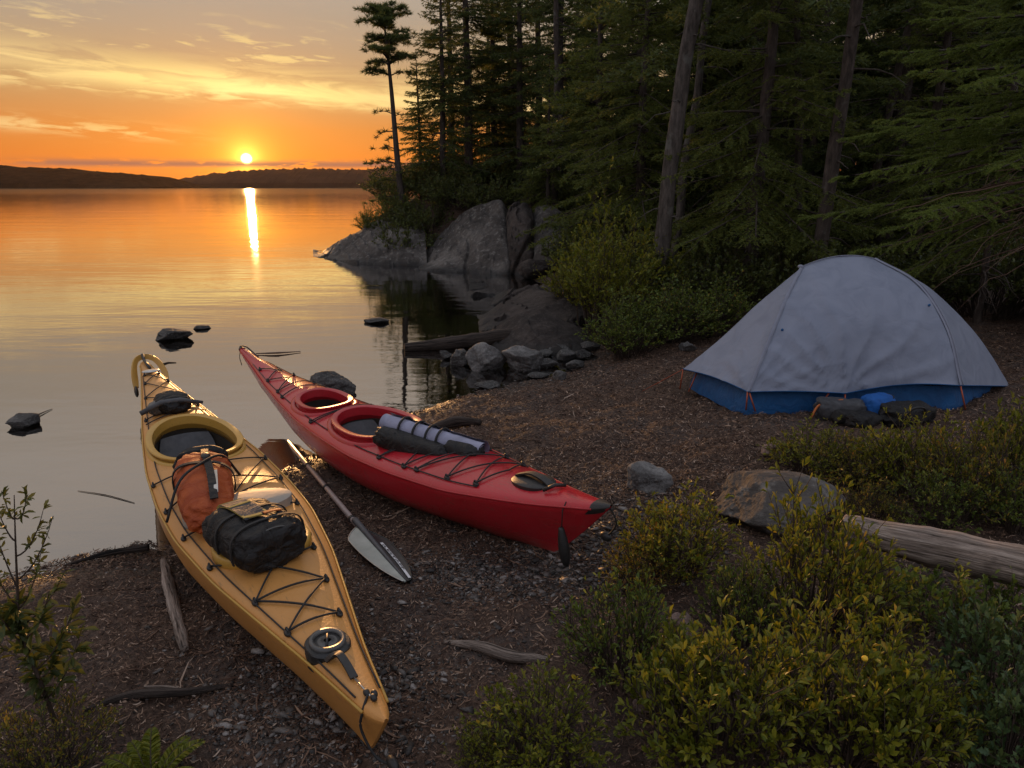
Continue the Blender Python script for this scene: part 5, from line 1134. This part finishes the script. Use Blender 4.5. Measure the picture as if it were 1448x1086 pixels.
# big trunks
def bare_trunk(u0, v0, u1, v1, y, r, label, mat_, seed, ext=1.6, dead=10, crown=True):
    p0 = at_y(u0, v0, y); g = hz(p0[0], y); p1 = at_y(u1, v1, y); d = (p1 - p0) / (p1[2] - p0[2]); base = p0 + d * (g - p0[2]) ; H = (p1[2] - g) * ext
    rng = np.random.default_rng(seed); root = thing('tree_trunk' if False else 'spruce_tree', label, 'tree', (base[0], base[1], g - .08))
    f = np.linspace(0, 1, 30); P = d[None] * (H * f)[:, None] + .03 * np.stack([vnoise(np.stack([f * 6, f * 0 + seed, f * 0], -1), 1), f * 0, f * 0], -1)
    rr = r * (1 - .5 * f); rr[0] *= 1.5; rr[1] *= 1.2; tr = MB(); V, Fq = tube(P, rr, 14)
    Cn = np.repeat(P, 14, 0); V = Cn + (V - Cn) * (1 + .09 * fbm(V * (7, 7, 2.2), 3, seed))[:, None]; tr.add(V, Fq)
    fd = rng.uniform(.10, .98, dead); a = rng.uniform(0, 6.3, dead); L = rng.uniform(.15, .8, dead); s4 = np.linspace(0, 1, 6)
    PP = (d[None] * (H * fd)[:, None])[:, None] + L[:, None, None] * np.stack([np.cos(a)[:, None] * s4, np.sin(a)[:, None] * s4, .1 * s4 - rng.uniform(.1, .6, dead)[:, None] * s4 ** 2], -1) + .02 * rng.normal(size=(dead, 6, 3)) * s4[:, None]
    tr.add(*tubes(PP, (.012 * (1 - s4) + .002)[None].repeat(dead, 0), 5, False)); tr.build('trunk', mat_, root)
    if crown:
        c = conifer_geo(seed + 3, H + 3.5, H * .62, 1.5, 60, .09, .011, .02, .1, droop=.3, wood=False, lean=(d[0] * (H + 3.5), d[1] * (H + 3.5)))[1]; c.build('crown', MAT['needle'], root, smooth_=False)
    return root
bare_trunk(925, 392, 984, 0, 9.0, .112, 'thick leaning grey trunk rising behind the bright shoreline shrub', MAT['bark_grey'], 11, 1.7, 26)
bare_trunk(948, 380, 992, 80, 10.9, .075, 'thinner pale trunk just behind the thick leaning trunk', MAT['bark_grey'], 12, 1.7, 12)
bare_trunk(1160, 372, 1213, 0, 8.4, .092, 'thick dark trunk directly behind the tent peak', MAT['bark'], 13, 1.7, 26)
bare_trunk(1134, 375, 1130, 190, 9.9, .065, 'slim dark trunk just left of the tent peak', MAT['bark'], 14, 2.2, 14)
bare_trunk(1240, 240, 1276, 70, 11.0, .07, 'slim leaning trunk right of the thick dark trunk', MAT['bark'], 15, 1.9, 14)
bare_trunk(1376, 470, 1402, 310, 7.6, .042, 'thin broken-limbed trunk behind the right side of the tent', MAT['bark'], 16, 2.4, 40, False)
bare_trunk(1070, 392, 1076, 250, 10.6, .05, 'thin pole-like trunk between the tent and the leaning trunk', MAT['bark'], 17, 2.2, 12, False)
bare_trunk(786, 300, 786, 0, 17.6, .085, 'straight thin trunk standing beside the cracked boulder', MAT['bark'], 18, 1.4, 30, False)
bare_trunk(1166, 60, 1172, 0, 12.4, .08, 'dark trunk deep in the wood left of the thick dark trunk', MAT['bark'], 19, 1.5, 10, False)
# near spruce whose boughs come in from the right edge
NS = conifer_geo(170, 6.0, 1.05, 2.05, 140, .024, .0032, .0021, .048, droop=.20, blen=.25, az=(R(120), R(285)), irregular=.3, r0=.10, flat=.1, bz=.06)
root = make_tree('spruce_tree', 'near green spruce with heavy boughs reaching in from the right edge', 'tree', NS, MAT['bark'], MAT['needle_near'], (5.05, 6.55, hz(5.05, 6.55) - .05))
print('near needles', NS[2])
def dead_spray(root):
    rng = np.random.default_rng(9); n = 70
    base = np.array([-.25, -.35, 1.42]); s = np.linspace(0, 1, 7)
    a = rng.uniform(R(165), R(250), n); L = rng.uniform(.5, 1.5, n); st = base + rng.normal(0, (.25, .25, .22), (n, 3))
    P = st[:, None] + L[:, None, None] * np.stack([np.cos(a)[:, None] * s, np.sin(a)[:, None] * s, -.10 * s - rng.uniform(.1, .45, n)[:, None] * s ** 2], -1) + .03 * rng.normal(size=(n, 7, 3)) * s[:, None]
    MB().add(*tubes(P, (.006 * (1 - s) + .0012)[None].repeat(n, 0), 4, False)).build('dead_twigs', MAT['needle_dead'], root)
dead_spray(root)
# ------------------------------------------------------------------ shrubs
LEAF = np.array([[0, 0, 0], [.30, .34, .10], [.68, .44, .12], [1, 0, -.06], [.68, -.44, .12], [.30, -.34, .10], [.52, 0, .0]])
LEAF_F = np.array([[0, 6, 1], [1, 6, 2], [2, 6, 3], [3, 6, 4], [4, 6, 5], [5, 6, 0]])
LOBED = np.array([[0, 0, 0], [.22, .16, .03], [.34, .42, .10], [.46, .22, .05], [.62, .46, .12], [.74, .22, .04], [1, 0, -.06], [.74, -.22, .04], [.62, -.46, .12], [.46, -.22, .05], [.34, -.42, .10], [.22, -.16, .03], [.5, 0, .0]])
LOBED_F = np.array([[12, (k + 1) % 12, k] for k in range(12)])[:, ::-1]
def leaves(q, d, up, ln, asp, rng, lobed=False):
    n = len(q); d = nrm(d); B = nrm(np.cross(up, d)); N = np.cross(d, B); ro = rng.normal(0, .45, n)
    B2 = B * np.cos(ro)[:, None] + N * np.sin(ro)[:, None]; N2 = np.cross(d, B2)
    T, TF = (LOBED, LOBED_F) if lobed else (LEAF, LEAF_F)
    cur = rng.uniform(.4, 1.6, n)
    V = q[:, None] + ln[:, None, None] * (d[:, None] * T[None, :, :1] + B2[:, None] * T[None, :, 1:2] * asp + N2[:, None] * (T[None, :, 2:] * cur[:, None, None]))
    return V.reshape(-1, 3), (TF[None] + (np.arange(n) * len(T))[:, None, None]).reshape(-1, 3)
def shrub_geo(seed, ns, h, spread, ll, asp, per, sub=3, lobed=False, tipcluster=.4, flat=0.0, upright=.35):
    rng = np.random.default_rng(seed)
    a = rng.uniform(0, 2 * np.pi, ns); rb = np.sqrt(rng.random(ns)) * spread * .35
    base = np.stack([rb * np.cos(a), rb * np.sin(a), np.zeros(ns) - .02], -1)
    out = np.sqrt(rng.random(ns)) * spread; hh = h * (1 - .55 * (out / spread) ** 2) * rng.uniform(.52, 1.15, ns)
    tip = np.stack([out * np.cos(a) + rng.normal(0, .06, ns) * spread, out * np.sin(a) + rng.normal(0, .06, ns) * spread, hh], -1)
    ctl = base * .55 + tip * .45; ctl[:, 2] = hh * rng.uniform(.45, .75, ns); ctl[:, :2] = base[:, :2] * (1 - upright) + tip[:, :2] * upright
    def cv(i, s): s = s[:, None]; return base[i] * (1 - s) ** 2 + ctl[i] * 2 * s * (1 - s) + tip[i] * s ** 2
    def dv(i, s): s = s[:, None]; return nrm((ctl[i] - base[i]) * (1 - s) + (tip[i] - ctl[i]) * s)
    st = MB(); k = 7; ss = np.linspace(0, 1, k); ii = np.repeat(np.arange(ns), k)
    st.add(*tubes(cv(ii, np.tile(ss, ns)).reshape(ns, k, 3), ((.0045 * (1 - ss) + .0012) * (h / .5) ** .5)[None].repeat(ns, 0), 4, False))
    # side twigs
    nt = ns * sub; ti = np.repeat(np.arange(ns), sub); ts = rng.uniform(.35, .92, nt); p = cv(ti, ts); dd = dv(ti, ts); rnd = rng.normal(size=(nt, 3)); rnd[:, 2] = np.abs(rnd[:, 2]) * .6
    td = nrm(dd * .75 + nrm(rnd) * .8); tl = h * rng.uniform(.12, .30, nt)
    s3 = np.linspace(0, 1, 4); TP = p[:, None] + td[:, None] * (tl[:, None] * s3)[..., None] + np.array([0, 0, 1.]) * (.12 * tl[:, None] * s3 ** 2)[..., None]
    st.add(*tubes(TP, (.0022 * (1 - s3) + .0008)[None].repeat(nt, 0), 3, False))
    # leaves
    li = np.repeat(np.arange(ns), per); s = np.where(rng.random(len(li)) < tipcluster, rng.uniform(.85, 1.0, len(li)), rng.uniform(.40, 1.0, len(li)))
    q1, d1 = cv(li, s), dv(li, s)
    pt = max(per // 2, 4); lj = np.repeat(np.arange(nt), pt); s2 = np.where(rng.random(len(lj)) < tipcluster, rng.uniform(.8, 1, len(lj)), rng.uniform(.1, 1, len(lj)))
    q2 = p[lj] + td[lj] * (tl[lj] * s2)[:, None] + np.array([0, 0, 1.]) * (.12 * tl[lj] * s2 ** 2)[:, None]; d2 = td[lj]
    q = np.concatenate([q1, q2]); d = np.concatenate([d1, d2]); n = len(q)
    r = rng.normal(size=(n, 3)); r -= (r * d).sum(1, keepdims=True) * d; r = nrm(r)
    ld = nrm(d * rng.uniform(.5, 1.3, n)[:, None] + r * .75 + np.array([0, 0, .15 - flat]))
    up = nrm(d + np.array([0, 0, .7]) - ld * .1); ln = ll * rng.uniform(.35, 1.2, n)
    lf = MB().add(*leaves(q + r * .002, ld, up, ln, asp, rng, lobed))
    return st, lf, n
def make_shrub(name, label, geo, ml, loc=(0, 0, 0), rz=0, group=None, cat='shrub'):
    root = thing(name, label, cat, loc, rz, group); geo[0].build('stems', MAT['stem'], root); geo[1].build('foliage', ml, root, smooth_=True); return root
def shrub_px(u, v, dz=0): p = gp(u, v); return (p[0], p[1], hz(p[0], p[1]) - .01 + dz)
def gxy(x, y): return (x, y, hz(x, y) - .01)
SHRUB = {}
def shrub(kind, loc, rz, sc, label, group='leafy shrubs around the camp'):
    geo, ml, name = KINDS[kind]
    if kind not in SHRUB:
        r = make_shrub(name, label, geo(), ml, loc, rz, group); r.scale = (sc, sc, sc) if not isinstance(sc, tuple) else sc; SHRUB[kind] = r; return r
    return dup(SHRUB[kind], loc, rz, sc, label, group)
KINDS = {
    'near': (lambda: shrub_geo(201, 105, .50, .42, .039, .40, 13, 4, tipcluster=.6), MAT['leaf_yellow'], 'bayberry_shrub'),
    'near2': (lambda: shrub_geo(202, 82, .44, .36, .031, .40, 12, 4, tipcluster=.6), MAT['leaf_yellow'], 'bayberry_shrub'),
    'green': (lambda: shrub_geo(203, 80, .42, .38, .027, .44, 12, 4, tipcluster=.5), MAT['leaf_green'], 'huckleberry_shrub'),
    'rust': (lambda: shrub_geo(204, 85, .42, .42, .025, .42, 12, 4, tipcluster=.45), MAT['leaf_rust'], 'blueberry_shrub'),
    'cool': (lambda: shrub_geo(205, 60, .40, .36, .052, .62, 9, 3, True, .5), MAT['leaf_blue'], 'oak_seedling'),
    'lobed': (lambda: shrub_geo(206, 50, .36, .34, .048, .60, 9, 3, True, .5), MAT['leaf_green'], 'oak_seedling'),
    'mid': (lambda: shrub_geo(207, 110, .80, .62, .036, .62, 16, 5), MAT['leaf_green'], 'leafy_shrub'),
    'tall': (lambda: shrub_geo(208, 48, 1.55, .75, .055, .50, 24, 7, tipcluster=.2, upright=.25), MAT['leaf_yellow'], 'alder_shrub'),
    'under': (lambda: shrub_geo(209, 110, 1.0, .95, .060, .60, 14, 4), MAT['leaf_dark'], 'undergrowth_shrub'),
}
# foreground: each bush a mound of its own, (kind, foot u, foot v, width, top v) read off the photo at the depth of its foot
DIM = {'near': (.42, .50), 'near2': (.36, .44), 'green': (.38, .42), 'rust': (.42, .42), 'cool': (.36, .40), 'lobed': (.34, .36)}
def bush(kind, u, vb, wpx, vt, rz, label):
    p = gp(u, vb); y = p[1]; d = y / math.cos(PITCH) / F_PX * 1.05; zt = at_y(u, vt, y)[2]; g = hz(p[0], y); sp, hh = DIM[kind]
    k = wpx * d * .5 / (sp * 1.02); shrub(kind, (p[0], y, g - .01), rz, (k, k, max(zt - g, .05) / (hh * 1.0)), label)
for a in [('near', 1010, 1075, 350, 905, .4, 'big yellow-green bayberry shrub at the bottom edge, left of the yellow flower'),
          ('near', 1190, 1062, 330, 885, 3.1, 'tallest yellow-green bayberry shrub at the bottom, under the yellow flower'),
          ('near2', 1280, 1045, 230, 930, 2.0, 'yellowish shrub between the tallest bayberry and the lobed plants'),
          ('near2', 770, 1072, 250, 965, 1.2, 'low yellowish shrub at the bottom edge below the lone stick'),
          ('near2', 680, 1088, 120, 1035, 4.1, 'smallest yellowish shrub at the bottom edge, nearest the yellow bow'),
          ('green', 880, 955, 225, 825, 1.0, 'dark green huckleberry mound left of the pinkish stone'),
          ('rust', 985, 985, 130, 895, 2.2, 'rusty leaved shrub above the big bayberry shrub'),
          ('near2', 960, 805, 200, 700, .5, 'airy yellow-green shrub at the left end of the grey boulder'),
          ('rust', 905, 835, 130, 760, .7, 'thin rusty shrub at the edge of the gravel beyond the red bow'),
          ('near2', 1150, 885, 250, 700, 3.6, 'tall yellow-green shrub in front of the grey boulder'),
          ('green', 1050, 905, 170, 795, 2.5, 'green shrub below the left end of the grey boulder'),
          ('lobed', 1310, 890, 180, 805, .3, 'oak-like seedling with lobed leaves under the log'),
          ('lobed', 1410, 905, 150, 830, 1.9, 'lobed leaf seedling under the far end of the log'),
          ('rust', 1235, 905, 110, 830, 4.4, 'small rusty shrub beside the lobed seedling under the log'),
          ('cool', 1405, 990, 200, 870, 2.7, 'cool green lobed plant at the right edge'),
          ('cool', 1420, 1080, 210, 960, .9, 'cool green lobed plant in the bottom right corner'),
          ('lobed', 1100, 985, 120, 915, 5.2, 'lobed seedling in the dark gap behind the bayberry shrubs'),
          ('near2', 1150, 668, 140, 602, 1.5, 'golden shrub nearest the pinkish stone, in front of the tent'),
          ('rust', 1215, 690, 160, 615, .2, 'rusty golden shrub in front of the tent gear'),
          ('near2', 1292, 702, 180, 592, 5.0, 'golden shrub in the middle of the thicket before the tent'),
          ('rust', 1370, 722, 190, 600, 2.9, 'rusty shrub behind the weathered log, before the right tent corner'),
          ('near2', 1445, 702, 150, 545, 1.1, 'tall golden shrub hiding the right tent corner'),
          ('green', 1335, 742, 160, 665, 4.1, 'green shrub touching the weathered log from behind'),
          ('rust', 1235, 735, 110, 682, 3.6, 'rusty shrub at the near end of the weathered log'),
          ('green', 1435, 748, 130, 665, 2.2, 'green shrub behind the log at the right edge')]: bush(*a)
# shoreline shrubs
shrub('tall', gxy(1.02, 8.45), .3, (1.0, .9, 1.0), 'bright yellow-green alder shrub beside the brown rocks')
shrub('tall', gxy(1.55, 9.0), 2.0, (.9, .9, .82), 'alder shrub at the foot of the leaning grey trunk')
shrub('mid', gxy(1.25, 7.35), .8, (.95, .8, .75), 'rounded green shrub at the back of the beach')
shrub('mid', gxy(1.75, 7.7), 2.4, (1, .9, .8), 'green shrub in the middle of the hedge left of the tent')
shrub('mid', gxy(2.25, 7.9), 4.0, (1, .9, .75), 'green shrub nearest to the left side of the tent')
shrub('tall', gxy(.95, 9.6), 4.6, .75, 'smaller alder shrub behind the bright one')
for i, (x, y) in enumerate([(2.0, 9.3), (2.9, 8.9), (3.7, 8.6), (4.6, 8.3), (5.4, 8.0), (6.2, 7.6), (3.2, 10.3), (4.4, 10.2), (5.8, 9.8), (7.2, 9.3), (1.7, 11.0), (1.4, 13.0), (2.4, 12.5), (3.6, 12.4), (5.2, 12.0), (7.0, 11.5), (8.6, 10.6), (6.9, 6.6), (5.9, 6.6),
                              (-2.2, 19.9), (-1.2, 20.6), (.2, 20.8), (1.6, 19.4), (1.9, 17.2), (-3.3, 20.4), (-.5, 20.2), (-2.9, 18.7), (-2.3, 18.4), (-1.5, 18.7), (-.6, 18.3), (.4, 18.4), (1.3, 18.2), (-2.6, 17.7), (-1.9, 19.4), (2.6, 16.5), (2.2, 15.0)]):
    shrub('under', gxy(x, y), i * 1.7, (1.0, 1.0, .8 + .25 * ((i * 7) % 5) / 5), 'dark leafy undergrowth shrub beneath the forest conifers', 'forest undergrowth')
shrub('mid', (-3.75, 19.4, .55), 1.0, .85, 'dark shrub overhanging the lake at the tip of the point')
shrub('mid', (-3.1, 19.3, .9), 2.0, 1.0, 'shrub at the foot of the lone pine')
# left foreground: sapling and fern
def sapling():
    p = gp(85, 1050); rng = np.random.default_rng(31)
    root = thing('sapling', 'slender dark sapling with small leaves at the left edge', 'sapling', (p[0], p[1], hz(p[0], p[1]) - .02))
    y = p[1]
    L = lambda u, v, dy=0: at_y(u, v, y + dy) - np.array([p[0], p[1], hz(p[0], p[1]) - .02])
    main = spline([L(110, 1086), L(90, 1050), L(55, 960), L(28, 890), L(25, 840), L(22, 770), L(20, 700)], 40)
    st = MB(); st.add(*tube(main, np.linspace(.009, .0012, 40), 7)); Q, D = [], []
    tw = [(.30, 25, -.03, 115, 890), (.40, -40, .05, -40, 870), (.36, 60, .04, 108, 850), (.44, -30, -.05, -30, 820), (.52, 0, .0, 95, 800), (.60, 40, .02, 60, 770), (.62, -20, 0, -25, 775), (.72, 20, .03, 75, 730), (.70, 0, 0, -15, 728), (.80, 0, 0, 62, 718), (.85, 0, 0, -10, 705), (.93, 0, 0, 38, 692), (.93, 0, 0, 2, 694), (.34, 0, .08, 85, 900), (.47, 0, -.06, 70, 835), (.5, 0, .06, -20, 850)]
    for f, _, dy, u, v in tw:
        p0 = main[int(f * 39)]; p1 = L(u, v, dy); s = np.linspace(0, 1, 8)[:, None]
        P = p0 * (1 - s) + p1 * s + np.array([0, 0, -.03]) * (4 * s * (1 - s)); st.add(*tube(P, np.linspace(.0028, .0008, 8), 5))
        n = 34 if f < .6 else 22; t = rng.uniform(.2, 1.0, n) ** .8; q = p0 * (1 - t[:, None]) + p1 * t[:, None] - np.array([0, 0, .03]) * (4 * t * (1 - t))[:, None]
        d = nrm(p1 - p0)[None] * .6 + nrm(rng.normal(size=(n, 3))); Q.append(q); D.append(d)
    n = 150; t = rng.uniform(.28, .66, n); q = main[(t * 39).astype(int)]; Q.append(q); D.append(nrm(rng.normal(size=(n, 3))) + (0, 0, .3))
    Q = np.concatenate(Q); D = np.concatenate(D); n = len(Q)
    hi = Q[:, 2] > np.percentile(main[:, 2], 62); ln = np.where(hi, .026, .048) * rng.uniform(.7, 1.2, n)
    lf = MB().add(*leaves(Q, D, np.broadcast_to(np.array([0, 0, 1.]), D.shape) + rng.normal(0, .3, D.shape), ln, .36, rng))
    st.build('stem', MAT['stem'], root); lf.build('foliage', MAT['leaf_dark'], root)
sapling()
def fern(loc, n, length, seed, label, mat_):
    rng = np.random.default_rng(seed); root = thing('fern', label, 'fern', loc); st, lf = MB(), MB()
    for k in range(n):
        a = rng.uniform(0, 6.3); L = length * rng.uniform(.6, 1.1); s = np.linspace(0, 1, 12); o = .7 * L
        P = np.stack([np.cos(a) * o * s, np.sin(a) * o * s, L * (.75 * s - .42 * s ** 2.2)], -1); st.add(*tube(P, np.linspace(.002, .0006, 12), 4))
        m = 40; t = np.linspace(.15, 1, m); q = np.stack([np.interp(t, s, P[:, i]) for i in range(3)], -1); T = nrm(np.gradient(q, axis=0)); B = nrm(np.cross(T, (0, 0, 1.)))
        for sg in (1, -1): lf.add(*leaves(q, nrm(B * sg + T * .55), np.broadcast_to(np.array([0, 0, 1.]), q.shape), .045 * np.sin(np.pi * (t * .85 + .12)) ** .7 * L / .4 + .006, .26, rng))
    st.build('stems', MAT['stem'], root); lf.build('fronds', mat_, root)
fern(gxy(-.98, 1.56), 24, .20, 61, 'light green fern in the bottom left corner', MAT['leaf_yellow'])
fern(gxy(-.78, 1.50), 16, .16, 62, 'small light green fern right of the corner fern', MAT['leaf_yellow'])
shrub('rust', gxy(-1.30, 1.62), 1.4, .50, 'small rusty shrub at the foot of the sapling')
fl = thing('flower', 'single round yellow flower head above the biggest bayberry shrub', 'flower', (0, 0, 0))
pf = at_y(1223, 931, 1.50); fl.location = tuple(pf); V, Fc = ico(3); MB().add(V * (.0075, .0075, .007) * (1 + .12 * fbm(V * 5, 2, 3))[:, None], Fc).build('flower_head', MAT['flower'], fl)
MB().add(*tube([(0, 0, -.007), (-.008, .005, -.06), (-.02, .01, -.22)], .0012, 5)).build('flower_stem', MAT['stem'], fl)

def build_haze():
    m = bpy.data.materials.new('haze'); m.use_nodes = True; t = NT(m.node_tree)
    v = t.n('ShaderNodeVolumePrincipled', {'Color': (.85, .62, .48, 1), 'Density': 0.000016, 'Anisotropy': 0.6})
    t.n('ShaderNodeOutputMaterial', {'Volume': v.outputs[0]})
    V, Fc = box(0, 2150, 62, 8800, 5300, 140); tag(MB().add(V, Fc).build('haze', m, smooth_=False), kind='stuff')
build_haze()
